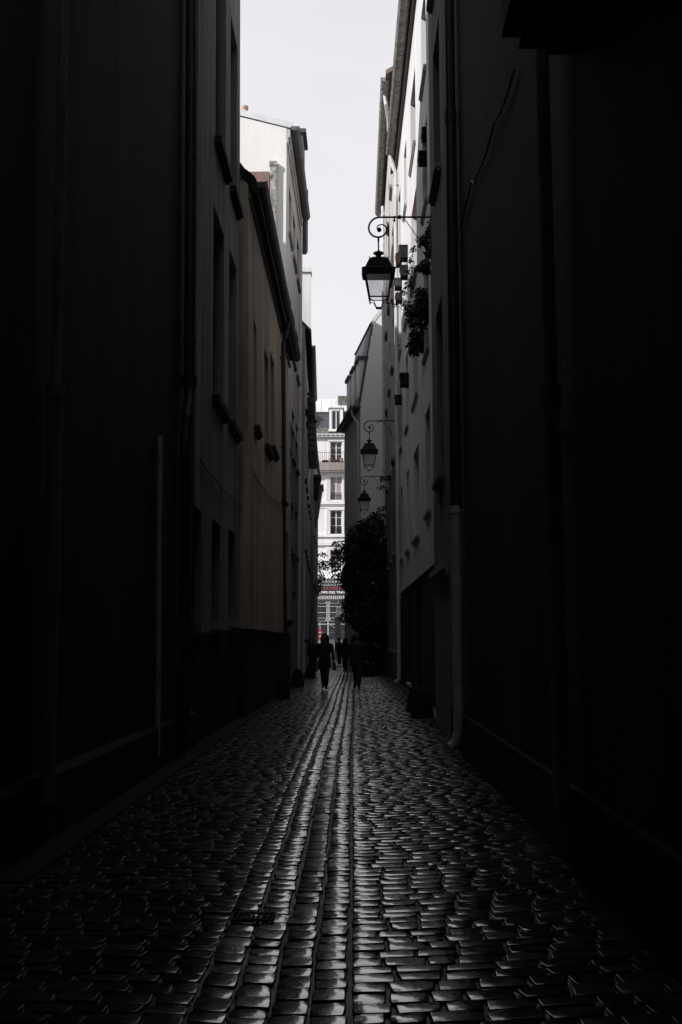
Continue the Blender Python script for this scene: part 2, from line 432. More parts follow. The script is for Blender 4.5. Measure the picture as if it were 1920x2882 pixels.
def gutter(fr, s0, s1, d, z, rad, mat, parent, step=.6, ring=.012):
    """half-round gutter with joint rings"""
    mb = MB(fr); n = 9
    def arc(rr, s): return [(s, d+rr*math.cos(math.pi+math.pi*k/(n-1)), z+rr*math.sin(math.pi+math.pi*k/(n-1))) for k in range(n)]
    a = arc(rad, s0)+arc(rad, s1)+arc(rad-.015, s0)+arc(rad-.015, s1)
    fs = []
    for k in range(n-1):
        fs.append((k, k+1, k+1+n, k+n)); fs.append((k+2*n, k+1+2*n, k+1+3*n, k+3*n))
        fs.append((k, k+1, k+1+2*n, k+2*n)); fs.append((k+n, k+1+n, k+1+3*n, k+3*n))
    for k in (0, n-1): fs.append((k, k+n, k+3*n, k+2*n))
    mb.add(a, fs)
    mb.tube([(s0, d+rad, z), (s1, d+rad, z)], .014, 6)
    for e in (s0+.005, s1-.005): mb.add(arc(rad-.002, e), [tuple(range(n))])
    s = s0+.3*step
    while s < s1:
        v = arc(rad+ring, s)+arc(rad+ring, s+.035)+arc(rad+.001, s)+arc(rad+.001, s+.035); f2 = []
        for k in range(n-1):
            f2 += [(k, k+1, k+1+n, k+n), (k, k+1, k+1+2*n, k+2*n), (k+n, k+1+n, k+1+3*n, k+3*n)]
        mb.add(v, f2); s += step
    return mb.build('gutter', mat, parent, smooth=False)
def downpipe(fr, s, ztop, zbot, rad, mat, parent, d=None, head=None, step=2.6, foot=True):
    d = rad+.03 if d is None else d
    mb = MB(fr); pts = []
    if head:   # swan neck from the gutter
        gd, gz = head
        pts = [(s, gd, gz), (s, gd, gz-.12), (s, gd-.05, gz-.24), (s, d+.06, gz-.52), (s, d, gz-.66)]
    else: pts = [(s, d, ztop)]
    pts += [(s, d, zbot)]
    mb.tube(pts, rad, 12)
    z = (pts[-2][2])-.4
    while z > zbot+.4:
        mb.tube([(s, d, z), (s, d, z-.07)], rad*1.14, 12); mb.box((s-rad*1.35, -.01, z-.05), (s+rad*1.35, d-.01, z-.02)); z -= step
    if foot: mb.tube([(s, d, zbot+.02), (s, d+.02, zbot-.05), (s+.0, d+.12, zbot-.13)], rad*1.05, 12)
    return mb.build('downpipe', mat, parent, smooth=False)

# ------------------------------------------------------------------ ground
XG = -.335
def road_z(x):
    a = abs(x-XG)
    return .045*min(a, .29)+(.046 if x > XG else .012)*max(0, a-.29)
g = MB(); g.box((-900, -900, -.6), (900, 1600, -.42)); tag(g.build('ground', 'earth'), 'plain city ground below the streets', kind='structure')
def sett_street():
    """the wet lane: every sett has its own domed, slightly tilted top"""
    V = []; F = []; T = []; G = []; base = 0
    rs = np.random.RandomState(5)
    def grid(us):
        n = len(us); U, W_ = np.meshgrid(us, us, indexing='ij'); return U.ravel(), W_.ravel(), n
    near = grid(np.array([-1, -.968, -.88, -.3, .3, .88, .968, 1.])); far = grid(np.array([-1, -.95, -.80, .80, .95, 1.]))
    def fc(n):
        return np.array([(i*n+j, (i+1)*n+j, (i+1)*n+j+1, i*n+j+1) for i in range(n-1) for j in range(n-1)])
    fn, ff = fc(near[2]), fc(far[2])
    def sett(cx, cy, w_, l_, gut, dull=0.0):
        nonlocal base
        g_, f_ = (near, fn) if cy < 13 else (far, ff)
        U, Wv, n = g_
        eU, eW = np.abs(U), np.abs(Wv)
        edge = (eU > .99) | (eW > .99)
        rnd_ = 1-.105*(eU**6)*(eW**6)
        a = rs.uniform(-1, 1)*.03
        x = U*w_/2*rnd_*(1+.02*rs.randn()); y = Wv*l_/2*rnd_*(1+.03*rs.randn())
        x, y = x-a*y+.03*w_*U*Wv*rs.randn(), y+a*x
        tx, ty = (rs.randn()*.009, rs.randn()*.012)
        dome = .0012+.0022*rs.rand()
        h = rs.randn()*.0016+.001
        z = h-dome*(eU**4+eW**4)+tx*x+ty*y+rs.randn(len(U))*.00035
        z = np.where(edge, z-.022, z)
        X = cx+x; Y = cy+y; zz = z+np.array([road_z(v) for v in X])*1.0
        V.append(np.stack([X, Y, zz], 1)); F.append(f_+base); T.append(np.full(len(U), rs.rand())); G.append(np.full(len(U), dull)); base += len(U)
    # central channel: four files of squarer setts
    x0 = -.635
    for c in range(4):
        y = 1.8+rs.rand()*.1
        while y < 62:
            l_ = rs.uniform(.115, .165); wv = .003*math.sin(y*1.7+c)+.010*math.sin(y*.35)
            sp = -.025*math.exp(-((y-11)/7)**2)*(3-c)/1.5
            sett(x0+.148*(c+.5)+wv+sp+.0035*rs.randn(), y+l_/2, rs.uniform(.137, .149), l_-rs.uniform(.005, .010), True, (.85*min(1, max(0, (y-5.2)/1.5))*min(1, max(0, (14.5-y)/2)) if c == 2 else 0)+(.5*rs.rand() if rs.rand() < .25 else 0)); y += l_  # third file loses gloss midway, imitating a dark reflection; other dulling is random
    # the courses on both sides
    y = 1.8
    while y < 62:
        l_ = rs.uniform(.100, .132)
        sh = .02*math.sin(y*.8)
        for (a, b, out) in ((x0-.02, -1.98, -1), (x0+.148*4+.012, 1.26, 1)):
            x = a+out*.0
            wob = .016*math.sin(y*.35)
            first = rs.uniform(.09, .2)
            while (x > b if out < 0 else x < b):
                wl = first if first else rs.uniform(.13, .235); first = None
                cx = x+out*wl/2
                yy = y+l_/2+.006*math.sin(cx*1.9+y*.6)+.002*rs.randn()
                sett(cx+wob*.6, yy, wl-.009, l_-.008, False); x += out*wl
        y += l_
    V = np.concatenate(V); F = np.concatenate(F); T = np.concatenate(T)
    me = bpy.data.meshes.new('lane'); me.from_pydata(V.tolist(), [], F.tolist()); me.update()
    at = me.attributes.new('tone', 'FLOAT', 'POINT'); at.data.foreach_set('value', T.astype(np.float32))
    wr = np.clip((np.abs(V[:, 0]-.10)-.56)/.56, 0, 1); wr = np.maximum(wr*wr*(3-2*wr), np.minimum(1, np.concatenate(G)))      # lane sides dulled: the walls' dark reflection is put into the gloss
    aw = me.attributes.new('shade_dull', 'FLOAT', 'POINT'); aw.data.foreach_set('value', wr.astype(np.float32))
    me.polygons.foreach_set('use_smooth', [True]*len(me.polygons))
    me.materials.append(M['sett'])
    o = bpy.data.objects.new('lane', me); COL.objects.link(o)
    tag(o, 'wet cobbled lane with four files of squarer setts down the middle', 'road', kind='structure')
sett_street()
mb = MB()   # sand bed between the setts
xs = [-3.6, -1.98, -1.3, -.63, -.335, -.04, .6, 1.26, 3.0]
ys = [-14+2*i for i in range(50)]
for i in range(len(ys)-1):
    for j in range(len(xs)-1):
        q = [(xs[j], ys[i]), (xs[j+1], ys[i]), (xs[j+1], ys[i+1]), (xs[j], ys[i+1])]
        mb.quad(*[(x, y, road_z(min(max(x, -1.98), 1.26))-.016) for x, y in q])
tag(mb.build('lane_bed', 'joint'), 'wet sand bed showing in the joints of the cobbles', 'road', kind='structure')
k1 = MB()
y = -12
while y < 84:      # granite edging stones either side of the lane
    l_ = rnd.uniform(.8, 1.2)
    k1.box((-3.3-.01*0, y, -.1), (-1.93+rnd.uniform(-.01, .01), y+l_-.012, .045+rnd.uniform(-.006, .006)))
    y += l_
tag(k1.build('pavement', 'pave'), 'narrow granite edging along the left wall', 'pavement', kind='structure')
k2 = MB(); y = -12
while y < 47:
    l_ = rnd.uniform(.8, 1.2)
    k2.box((1.19+rnd.uniform(-.01, .01), y, -.1), (2.3, y+l_-.012, .045+rnd.uniform(-.006, .006)))
    y += l_
tag(k2.build('pavement', 'pave'), 'narrow granite edging along the right wall', 'pavement', kind='structure')
r = MB(); r.box((-60, 84.5, -.3), (60, 96.3, .004)); tag(r.build('road', 'asphalt'), 'asphalt cross street at the end of the lane', 'road', kind='structure')
r = MB(); r.box((-60, 96.3, -.3), (60, 99, .13)); tag(r.build('pavement', 'pave'), 'pavement below the white facade', 'pavement', kind='structure')

# ------------------------------------------------------------------ left side buildings
def building(label, loc, cat='building'): return empty('building', loc, label, cat)
# L1, nearest left
f1 = Face((-2.2, -12), (-2.2, 14.10), 'L', lean=.014)
b1 = building('tall sooty blank-walled building nearest on the left with three downpipes', (-2.2, 1, 0))
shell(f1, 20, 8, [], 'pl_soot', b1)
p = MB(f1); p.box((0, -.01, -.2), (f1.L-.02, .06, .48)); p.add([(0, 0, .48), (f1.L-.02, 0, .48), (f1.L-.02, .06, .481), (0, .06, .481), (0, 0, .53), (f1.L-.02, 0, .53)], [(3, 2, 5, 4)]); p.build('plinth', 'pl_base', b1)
roof(f1, 20, 8, 1.5, .3, 'slate', b1)
s_ = f1.S(535, 1500)
pp = MB(f1); zb = f1.Z(537, 1165)
q1 = f1.L-.95
pp.tube([(q1, .10, 19.8), (q1, .10, zb+.2), (q1-.05, .11, zb), (q1-.18, .10, zb-.25), (q1-.24, .09, zb-.6), (q1-.24, .09, .15)], .075, 12)
for zz in (13.2, 10.6, 8.0, 5.4): pp.tube([(q1, .10, zz), (q1, .10, zz-.1)], .085, 12)
pp.tube([(q1, .10, zb+.34), (q1, .10, zb+.2)], .1, 12)
pp.build('downpipe', 'pipe_dark', b1)
s_ = f1.S(470+0, 1300); pp = MB(f1); zt = f1.Z(452, 1239)
pp.tube([(f1.px(450, 1400, .05)[0], .05, zt), (f1.px(450, 1400, .05)[0], .05, .2)], .028, 10); pp.build('downpipe', 'pipe_pvc', b1)
s_ = f1.px(146, 1600, .09)[0]; pp = MB(f1); zt = f1.Z(180, 1138)
pp.tube([(s_, .09, zt+8), (s_, .09, zt)], .038, 12)
pp.tube([(s_, .09, zt), (s_, .09, .33)], .055, 12); pp.tube([(s_, .09, zt+.02), (s_, .09, zt-.07)], .068, 12)
zz = f1.Z(150, 1585); pp.tube([(s_, .09, zz), (s_, .09, zz-.22)], .066, 12)
pp.build('downpipe', 'pipe_pvc', b1)

# L2, lighter wall with windows
f2 = Face((-2.2, 14.16), (-2.2, 19.75), 'L', lean=.0105)
b2 = building('tall grey plastered building on the left with two columns of windows', (-2.2, 17, 0))
def op(fr, x0, x1, ytop, ybot, yref=None):
    """opening from photo columns x0..x1 and the top and bottom seen at its middle"""
    xm = (x0+x1)/2; ym = (ytop+ybot)/2
    return (fr.S(x0, ym), fr.S(x1, ym), fr.Z(xm, ybot), fr.Z(xm, ytop))
op2 = [op(f2, 608, 637, -330, 445), op(f2, 649, 668, 85, 562), op(f2, 600, 630, 615, 1140), op(f2, 645, 666, 725, 1205),
       op(f2, 596, 620, 1468, 1752), op(f2, 643, 662, 1495, 1748), op(f2, 545, 566, 1430, 1757)]
shell(f2, 18.4, 8, op2, 'pl_grey', b2, z0=1.62)
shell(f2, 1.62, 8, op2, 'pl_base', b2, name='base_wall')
for o in op2: window(f2, o, b2, closed='shutter_grey' if o[2] > 3 else None, sillmat='pl_soot' if o[2] > 3 else 'pl_pale', sd=.12, sh=.12)
roof(f2, 18.4, 8, 1.0, .02, 'slate', b2)

# L3, low beige house
f3 = Face((-2.0, 19.78), (-2.0, 32.8), 'L', lean=.014)
b3 = building('low beige plastered house on the left with a black gutter under its eave', (-2.0, 26, 0))
z3 = 10.68
op3 = [op(f3, 715, 723, 912, 1205), op(f3, 745, 757, 1000, 1262), op(f3, 762, 773, 1009, 1266), op(f3, 804, 813, 1497, 1745)]
zbase = f3.Z(760, 1777)
shell(f3, z3, 12.2, op3, 'pl_beige', b3, z0=zbase)
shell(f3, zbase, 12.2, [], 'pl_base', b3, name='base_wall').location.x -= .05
for i, o in enumerate(op3): window(f3, o, b3, closed='shutter_brown' if i == 2 else None, sillmat='pl_soot', sd=.12, sh=.12)
roof(f3, z3, 12.2, 8.3, .2, 'slate', b3, ridge=.5)
pw = MB(f3)   # parapet of the near gable
prof = [(.17, -.3), (-6.1, 8.4), (-6.1, 8.9), (-.30, .44), (-.18, .34), (-.02, .23), (.13, .10), (.18, 0)]
n = len(prof); pw.add([(-.02, d, z3+z) for d, z in prof]+[(.3, d, z3+z) for d, z in prof],
       [tuple(range(n)), tuple(range(2*n-1, n-1, -1))]+[(i, (i+1) % n, (i+1) % n+n, i+n) for i in range(n)])
pw.build('parapet', 'pl_base', b3)
so_ = MB(f3); so_.box((.02, 0, z3-.10), (f3.L-.02, .20, z3-.02)); so_.box((.02, 0, z3-.34), (f3.L-.02, .05, z3-.24)); so_.build('soffit', 'pl_lane', b3)
gutter(f3, -.02, f3.L-.05, .245, z3-.02, .13, 'gutter_dark', b3, step=.9, ring=.006)
sp3 = f3.S(789, 1100)
downpipe(f3, sp3, z3, f3.Z(786, 1400), .062, 'pipe_dark', b3, head=(.24, z3-.1))
sb = MB(f3); zz = f3.Z(786, 1400); sb.taper((sp3, .09, zz-.35), .08, .08, (sp3, .09, zz), .2, .16); sb.tube([(sp3, .09, zz-.35), (sp3, .09, .2)], .05, 10)
sb.build('hopper', 'pipe_dark', b3)
# chimney standing against the white gable
ch = MB(); ch.box((-2.83, 32.84, 11), (-2.62, 32.98, 17.35)); ch.box((-2.86, 32.82, 17.35), (-2.60, 32.98, 17.5)); ch.build('chimney', 'brick_grey', b3)
ch = MB(); ch.box((-3.7, 32.88, 11), (-2.86, 32.98, 17.15)); ch.build('chimney', 'brick', b3)

# L4, tall white gable building
f4 = Face((-2.3, 33.0), (-2.26, 40.5), 'L')
b4 = building('tall building on the left with a bright white gable above the beige house', (-2.3, 37.5, 0))
z4 = 18.75
op4 = []
for (xa, xb) in ((811, 819), (823, 831), (834.5, 841)):
    sa, sb_ = f4.S(xa, 900), f4.S(xb, 900)
    for zs_ in (15.6, 11.75, 8.1, 4.7): op4.append((sa, sb_, zs_, zs_+1.75))
op4.append((f4.S(825, 1650), f4.S(833, 1650), .2, 3.3))
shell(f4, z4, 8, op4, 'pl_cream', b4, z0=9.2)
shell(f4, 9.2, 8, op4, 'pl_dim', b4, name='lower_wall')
gm = MB(f4); gm.add([(-.012, .002, 8), (-.012, -8, 8), (-.012, -8, z4-.02), (-.012, -4, z4+1.06), (-.012, .002, z4+.0), (-.0, -4, 8)], [(0, 1, 2, 3, 4)])
gm.build('gable_render', 'pl_gable', b4)
for o in op4: window(f4, o, b4, sillmat='pl_dim', sd=.09)
roof(f4, z4, 8, 1.08, .22, 'zinc_light', b4, ridge=.5, th=.2, s0=-.06)
gutter(f4, -.08, f4.L-.05, .28, z4+.03, .15, 'gutter_dark', b4, step=1.0, ring=.006)
cr_ = MB(f4); cr_.box((0.0, .002, z4-.32), (f4.L-.02, .12, z4-.02)); cr_.box((0.0, .002, z4-.52), (f4.L-.02, .06, z4-.321)); cr_.build('cornice', 'pl_cream', b4)
dm = MB(f4); dm.box((4.4, -.35, z4+.5), (5.7, .30, z4+2.1)); dm.box((4.3, -.4, z4+2.1), (5.8, .42, z4+2.25)); dm.build('dormer', 'slate', b4)
cp = MB(); cp.lathe((-3.78, 33.5, z4+.4), [(.11, 0), (.10, .55), (.12, .57), (.12, .66)], 12); cp.build('chimney_pot', 'terracotta', b4)

# L5
f5 = Face((-2.34, 40.55), (-2.66, 47.3), 'L')
b5 = building('tall grey building on the left with a long pale downpipe beside the white gable house', (-2.5, 45, 0))
z5 = 20.0
op5 = [(a, a+.95, zs_, zs_+1.8) for a in (1.3, 3.6) for zs_ in (15.8, 12.2, 8.7, 5.2, 1.4)]
shell(f5, z5, 8, op5, 'pl_lane', b5)
for o in op5: window(f5, o, b5, sillmat='pl_dim', sd=.08)
roof(f5, z5, 8, 2.5, .25, 'slate', b5)
gutter(f5, -.05, f5.L, .26, z5, .15, 'gutter_dark', b5, step=1.0, ring=.006)
downpipe(f5, .25, z5, .2, .085, 'pipe_pale', b5, head=(.26, z5-.1), step=2.2)

# L6
f6 = Face((-2.36, 47.35), (-2.9, 66), 'L')
b6 = building('lower building far down on the left with a dark projecting eave and white chimney wall', (-2.6, 57, 0))
z6 = 16.3
op6 = [(a, a+1.0, zs_, zs_+1.7) for a in (1.2, 4.0, 7, 10, 13, 16) for zs_ in (12.6, 9.2, 5.8, 1.6)]
shell(f6, z6, 8, op6, 'pl_pale', b6)
for o in op6: window(f6, o, b6, sillmat='pl_soot')
roof(f6, z6, 8, 4.0, .3, 'slate', b6)
gutter(f6, 3, f6.L-4, .32, z6-.02, .14, 'gutter_mid', b6, step=.8)
wc = MB(f6); wc.box((6.5, -1.6, z6), (7.1, .17, 21.4)); wc.box((6.4, -1.7, 21.4), (7.2, .22, 21.65)); wc.build('chimney_wall', 'pl_white', b6)
lo = MB(f6)   # dark louvred bay under the eave
for k in range(9): lo.box((9.0, .0, 12.0+k*.33), (14.5, .50-.012*k, 12.0+k*.33+.26))
lo.box((9.1, 0, 11.9), (14.4, .42, 15.1)); lo.build('awning', 'frame_dark', b6)
# L7
f7 = Face((-2.72, 66.1), (-3.02, 83.5), 'L')
b7 = building('last grey building on the left at the mouth of the lane', (-2.8, 75, 0))
z7 = 14.8
op7 = [(a, a+1.0, zs_, zs_+1.7) for a in (1.2, 4.5, 8, 11.5, 15) for zs_ in (11.6, 8.4, 5.2, 1.2)]
shell(f7, z7, 8, op7, 'pl_lane', b7)
for o in op7: window(f7, o, b7, sillmat='pl_soot')
roof(f7, z7, 8, 1.0, .2, 'slate', b7)
bx_ = MB(f7); bx_.taper((1.6, .14, 10.9), 1.4, .34, (1.6, .2, 12.2), 1.6, .55); bx_.box((.7, 0, 12.2), (2.5, .5, 12.4)); bx_.build('flower_box', 'planter_dark', b7)
bx_ = MB(f7); bx_.add([(5, 0, 9.6), (7, 0, 9.6), (7, .12, 9.6), (5, .12, 9.6), (5, 0, 12.2), (7, 0, 12.2), (7, .52, 12.2), (5, .52, 12.2)], [(0,1,2,3),(4,5,6,7),(0,1,5,4),(1,2,6,5),(2,3,7,6),(3,0,4,7)])
bx_.box((4.9, 0, 12.2), (7.1, .6, 12.4)); bx_.build('bay_box', 'frame_dark', b7)

# ------------------------------------------------------------------ right side buildings
g1 = Face((1.35, -12), (1.35, 14.3), 'R')
c1 = building('sooty blank-walled building nearest on the right with two thick downpipes', (1.35, 1, 0))
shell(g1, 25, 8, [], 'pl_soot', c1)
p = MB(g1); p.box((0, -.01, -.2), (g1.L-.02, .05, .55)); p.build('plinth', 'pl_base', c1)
roof(g1, 25, 8, 3, .3, 'slate', c1)
pp = MB(g1); s_ = g1.px(1562, 1500, .1)[0]; zt = g1.Z(1555, 1150)
pp.tube([(s_, .1, 24), (s_, .1, zt)], .042, 12); pp.tube([(s_, .1, zt), (s_, .1, .3)], .052, 12)
pp.tube([(s_, .1, zt+.03), (s_, .1, zt-.09)], .066, 12); pp.box((s_-.07, 0, zt-.3), (s_+.07, .1, zt-.27)); pp.build('downpipe', 'pipe_pvc', c1)
pp = MB(g1); s_ = g1.px(1286, 1700, .1)[0]; zt = g1.Z(1275, 1470)
zk = g1.Z(1258, 480)
pp.tube([(s_, .09, 24.5), (s_, .09, zk)], .064, 12); pp.tube([(s_, .09, zk), (s_, .09, zt)], .072, 12); pp.tube([(s_, .09, zk+.05), (s_, .09, zk-.1)], .082, 12)
pp.build('downpipe', 'pipe_dark', c1)
pp = MB(g1); pp.tube([(s_, .1, zt), (s_, .1, .35)], .062, 12); pp.tube([(s_, .1, zt+.04), (s_, .1, zt-.05)], .078, 12)
pp.tube([(s_, .1, .35), (s_, .14, .22), (s_, .2, .17)], .065, 12); pp.build('drain_pipe', 'pipe_pvc', c1)
ov = MB(g1); s_ = 18.1; ov.box((12, -.01, 5.22), (s_, .42, 8)); ov.box((12, -.01, 5.05), (s_-.15, .34, 5.218)); ov.box((12, -.01, 4.92), (s_-.3, .2, 5.048)); ov.build('projecting_cornice', 'pl_dark', c1)

g2 = Face((1.35, 14.33), (1.35, 17.6), 'R')
c2 = building('dark grey plastered building on the right that carries the nearest lantern', (1.35, 16.5, 0))
def opr(fr, x0, x1, zt, zb): return (fr.S(x1, 1400), fr.S(x0, 1400), zb, zt)
op2r = [opr(g2, 1233, 1252, 15.2, 12.4), opr(g2, 1233, 1252, 11.4, 8.9), opr(g2, 1233, 1251, 6.8, 4.0)]
shell(g2, 22.5, 8, op2r, 'pl_dim', c2)
for o in op2r: window(g2, o, c2, sillmat='pl_grey', closed='frame_dark')
roof(g2, 22.5, 8, 2.5, .3, 'slate', c2)
lg = MB(g2); zl = g2.Z(1215, 1625); lg.box((.6, 0, zl-.08), (g2.L-.02, .09, zl+.03)); lg.box((.6, 0, zl-.16), (g2.L-.02, .04, zl-.081)); lg.build('string_course', 'pl_pale', c2)

g3 = Face((1.675, 17.62), (1.48, 35.0), 'R')
c3 = building('tall white building on the right, sunlit under a long ringed gutter', (1.6, 27, 0))
z3r = 18.1
op3r = [(g3.S(1211, 1200), g3.S(1197, 1200), zz, zz+h_) for zz, h_ in ((14.4, 2.0), (11.3, 1.9), (7.9, 2.2), (4.3, 2.3))]
op3r += [(g3.S(1178, 1200), g3.S(1163, 1200), zz, zz+h_) for zz, h_ in ((14.4, 2.0), (10.9, 2.2), (7.7, 2.2), (4.1, 2.3), (.3, 2.6))]
op3r += [(g3.S(1150, 1200), g3.S(1143, 1200), zz, zz+h_) for zz, h_ in ((14.4, 2.0), (10.9, 2.2), (7.7, 2.2), (4.1, 2.3), (.3, 2.4))]
op3r += [(g3.S(1132, 1200), g3.S(1126, 1200), zz, zz+h_) for zz, h_ in ((14.4, 2.0), (10.9, 2.2), (7.7, 2.2), (4.1, 2.3))]
shell(g3, z3r, 8, op3r, 'pl_white', c3, z0=3.05)
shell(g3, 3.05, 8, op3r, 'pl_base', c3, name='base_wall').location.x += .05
for i, o in enumerate(op3r): window(g3, o, c3, sillmat='pl_cream', closed='shutter_red' if 5 <= i < 8 else None, sd=.07, sh=.07)
roof(g3, z3r, 8, 2.2, .2, 'tile', c3)
gutter(g3, .2, g3.L-1.5, .27, z3r-.02, .15, 'gutter_mid', c3, step=.55, ring=.012)
cc = MB(g3); cc.box((.02, .001, z3r-.25), (g3.L-.02, .1, z3r-.02)); cc.build('cornice', 'shutter_brown', c3)
downpipe(g3, g3.L-1.6, z3r, .3, .068, 'pipe_pale', c3, head=(.27, z3r-.12), step=2.8)

g4 = Face((1.40, 35.05), (1.41, 47.6), 'R')
c4 = building('tallest pale building on the right, with its own gutter above the white one', (1.4, 41, 0))
z4r = 22.0
op4r = [(a, a+1.05, zz, zz+1.9) for a in (1.2, 4.6, 8.2) for zz in (18.2, 14.8, 11.4, 8, 4.6, 1.2)]
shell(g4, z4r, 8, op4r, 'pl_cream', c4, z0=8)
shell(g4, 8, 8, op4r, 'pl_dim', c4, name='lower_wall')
for i, o in enumerate(op4r): window(g4, o, c4, sillmat='pl_grey')
roof(g4, z4r, 8, 2.2, .26, 'tile', c4)
gutter(g4, .4, g4.L-.1, .26, z4r-.02, .16, 'gutter_mid', c4, step=.7, ring=.008)
pp = MB(g4); pp.tube([(1.4, .26, z4r-.15), (1.4, .22, z4r-.5), (2.0, .1, z4r-.9), (2.2, .09, z4r-1.2)], .07, 10); pp.build('swan_neck', 'pipe_pale', c4)
downpipe(g4, 10.8, z4r-.4, .3, .07, 'pipe_pvc', c4, step=2.4)

# R6: mansard building stepping out into the lane, its gable wall facing us
gy = 50.0
c6 = building('pale building stepping out on the right, gable wall facing up the lane below a mansard', (.3, 52, 0))
mb = MB()
prof = [(.27, -.2), (.27, 13.0), (.97, 17.35), (1.9, 18.6), (7, 19.6), (9, 19.6), (9, -.2)]
n = len(prof); vs = [(x, gy, z) for x, z in prof]+[(x+(-.85 if i < 2 else -.85), gy+6.1, z) for i, (x, z) in enumerate(prof)]
mb.add(vs, [tuple(range(n)), tuple(range(n, 2*n))]+[(i, (i+1) % n, (i+1) % n+n, i+n) for i in range(n) if i not in (1, 2, 3)])
mb.build('wall', 'pl_gable', c6)
f6r = Face((.27, gy), (-.58, gy+6.1), 'R')
rm = MB(f6r)
def strip(d0, z0_, d1, z1_, t_): rm.add([(.25, d0, z0_), (6.1, d0, z0_), (6.1, d1, z1_), (.25, d1, z1_), (.25, d0+t_, z0_), (6.1, d0+t_, z0_), (6.1, d1+t_, z1_), (.25, d1+t_, z1_)],
    [(0, 1, 2, 3), (4, 5, 6, 7), (0, 1, 5, 4), (1, 2, 6, 5), (2, 3, 7, 6), (3, 0, 4, 7)])
strip(.02, 13.0, -.68, 17.35, .08); strip(-.62, 17.4, -1.6, 18.6, .1); rm.build('roof', 'slate', c6)
ev = MB(f6r); ev.box((-.02, -.02, 13.02), (6.15, .30, 13.1)); ev.box((.1, -.02, 12.94), (6.1, .16, 13.019)); ev.build('eave', 'gutter_dark', c6)
gutter(f6r, .0, 6.1, .37, 13.08, .10, 'gutter_dark', c6, step=1.2, ring=.004)
for k, s0_ in enumerate((.5, 2.4, 4.3)):
    d_ = MB(f6r); d_.box((s0_, -.9, 13.6), (s0_+1.1, -.02, 15.6)); d_.build('dormer', 'frame_white', c6)
    d_ = MB(f6r); d_.box((s0_-.1, -1.0, 15.6), (s0_+1.2, .08, 15.75)); d_.build('dormer_roof', 'slate', c6)
pp = MB(f6r); pp.tube([(.35, .42, 13.0), (.35, .36, 12.7), (.15, .1, 12.2), (.12, .09, 11.6), (.12, .09, .2)], .06, 10); pp.build('downpipe', 'pipe_pale', c6)
ra = MB(); ra.add([(.93, gy-.02, 17.3), (1.9, gy-.02, 18.55), (7, gy-.02, 19.6), (7, gy-.02, 19.85), (1.9, gy-.02, 18.85), (.86, gy-.02, 17.5),
                   (.93, gy+.3, 17.3), (1.9, gy+.3, 18.55), (7, gy+.3, 19.6), (7, gy+.3, 19.85), (1.9, gy+.3, 18.85), (.86, gy+.3, 17.5)],
                  [(0, 1, 4, 5), (1, 2, 3, 4), (6, 7, 10, 11), (7, 8, 9, 10), (0, 5, 11, 6), (5, 4, 10, 11), (4, 3, 9, 10), (0, 1, 7, 6), (1, 2, 8, 7)])
ra.build('coping', 'zinc_light', c6)
# R7, set back behind it, closing the right side to the mouth of the lane
g7 = Face((.9, 56.3), (.2, 83.5), 'R')
c7 = building('hidden-away last building on the right at the mouth of the lane', (.6, 70, 0))
shell(g7, 13.5, 8, [(a, a+1, zz, zz+1.7) for a in (3, 8, 13, 18, 23) for zz in (9.5, 5.8, 1.2)], 'pl_lane', c7)
roof(g7, 13.5, 8, 1, .2, 'slate', c7)

# added slab and rear wall, unseen, keeping sky light off the near walls
sky_block = building('added unseen slab over the lane and wall behind the viewpoint, blocking sky light', (-.4, -3, 5.6))
m_ = MB(); m_.box((-2.19, -11.9, 5.65), (1.34, 5.7, 9)); m_.build('sky_block_slab', 'pl_dark', sky_block)
m_ = MB(); m_.box((-2.19, -12.3, -.2), (1.34, -11.95, 9)); m_.build('sky_block_wall', 'pl_dark', sky_block)

# ------------------------------------------------------------------ white facade across the end of the lane
YF = 98.0
ff = Face((-17, YF), (13, YF), 'F')
cf = building('bright white stone apartment building facing up the lane beyond the cross street', (-1.8, YF, 0))
CT, ST = math.cos(PITCH), math.sin(PITCH)
def lvl(y, Y): return CAMZ+(VPY-y)*Y*CT*CT/(FPX-(VPY-y)*ST*CT)
def FZ(y): return lvl(y, YF)
def FX(x): return (x-VPX)*YF/FPX
def S_(X): return X+17
zeave = FZ(1226)
ops = []
cols = [FX(946)+3.3*k for k in range(-4, 5)]
rows = [(FZ(1298), FZ(1243)), (FZ(1407), FZ(1342)), (FZ(1503), FZ(1436)), (FZ(1600), FZ(1548))]
for cx in cols:
    for (zb, zt) in rows: ops.append((S_(cx)-.56, S_(cx)+.56, zb, zt, .28))
shell(ff, zeave, 10, ops, 'stone', cf, z0=-.1)
for i, o in enumerate(ops):
    row = i % 4
    wo = window(ff, o, cf, frame='frame_white', sill=False, closed='curtain' if row == 1 and abs(o[0]+.56-S_(cols[4])) < .1 else None)
    if row in (1, 2):
        lr = MB(ff); a, b, c, d = o[:4]
        lr.box((a, -.05, c+.72), (b, -.02, c+.76))
        k = a+.05
        while k < b: lr.box((k-.012, -.045, c), (k+.012, -.028, c+.72)); k += .085
        lr.build('railing', 'iron', wo)
    sr = MB(ff); a, b, c, d = o[:4]   # moulded surround
    sr.box((a-.2, 0, c), (a-.012, .05, d+.012)); sr.box((b+.012, 0, c), (b+.2, .05, d+.012)); sr.box((a-.24, 0, d+.014), (b+.24, .09, d+.26)); sr.build('surround', 'stone', wo)
def band(z0_, z1_, d_, name='cornice', mat='stone'):
    m_ = MB(ff); m_.box((0, 0, z0_), (30, d_, z1_)); return m_.build(name, mat, cf)
band(FZ(1244)+.35, FZ(1231), .16); band(FZ(1420), FZ(1410), .22); band(FZ(1425), FZ(1420)-.002, .1); band(FZ(1430), FZ(1426), .05)
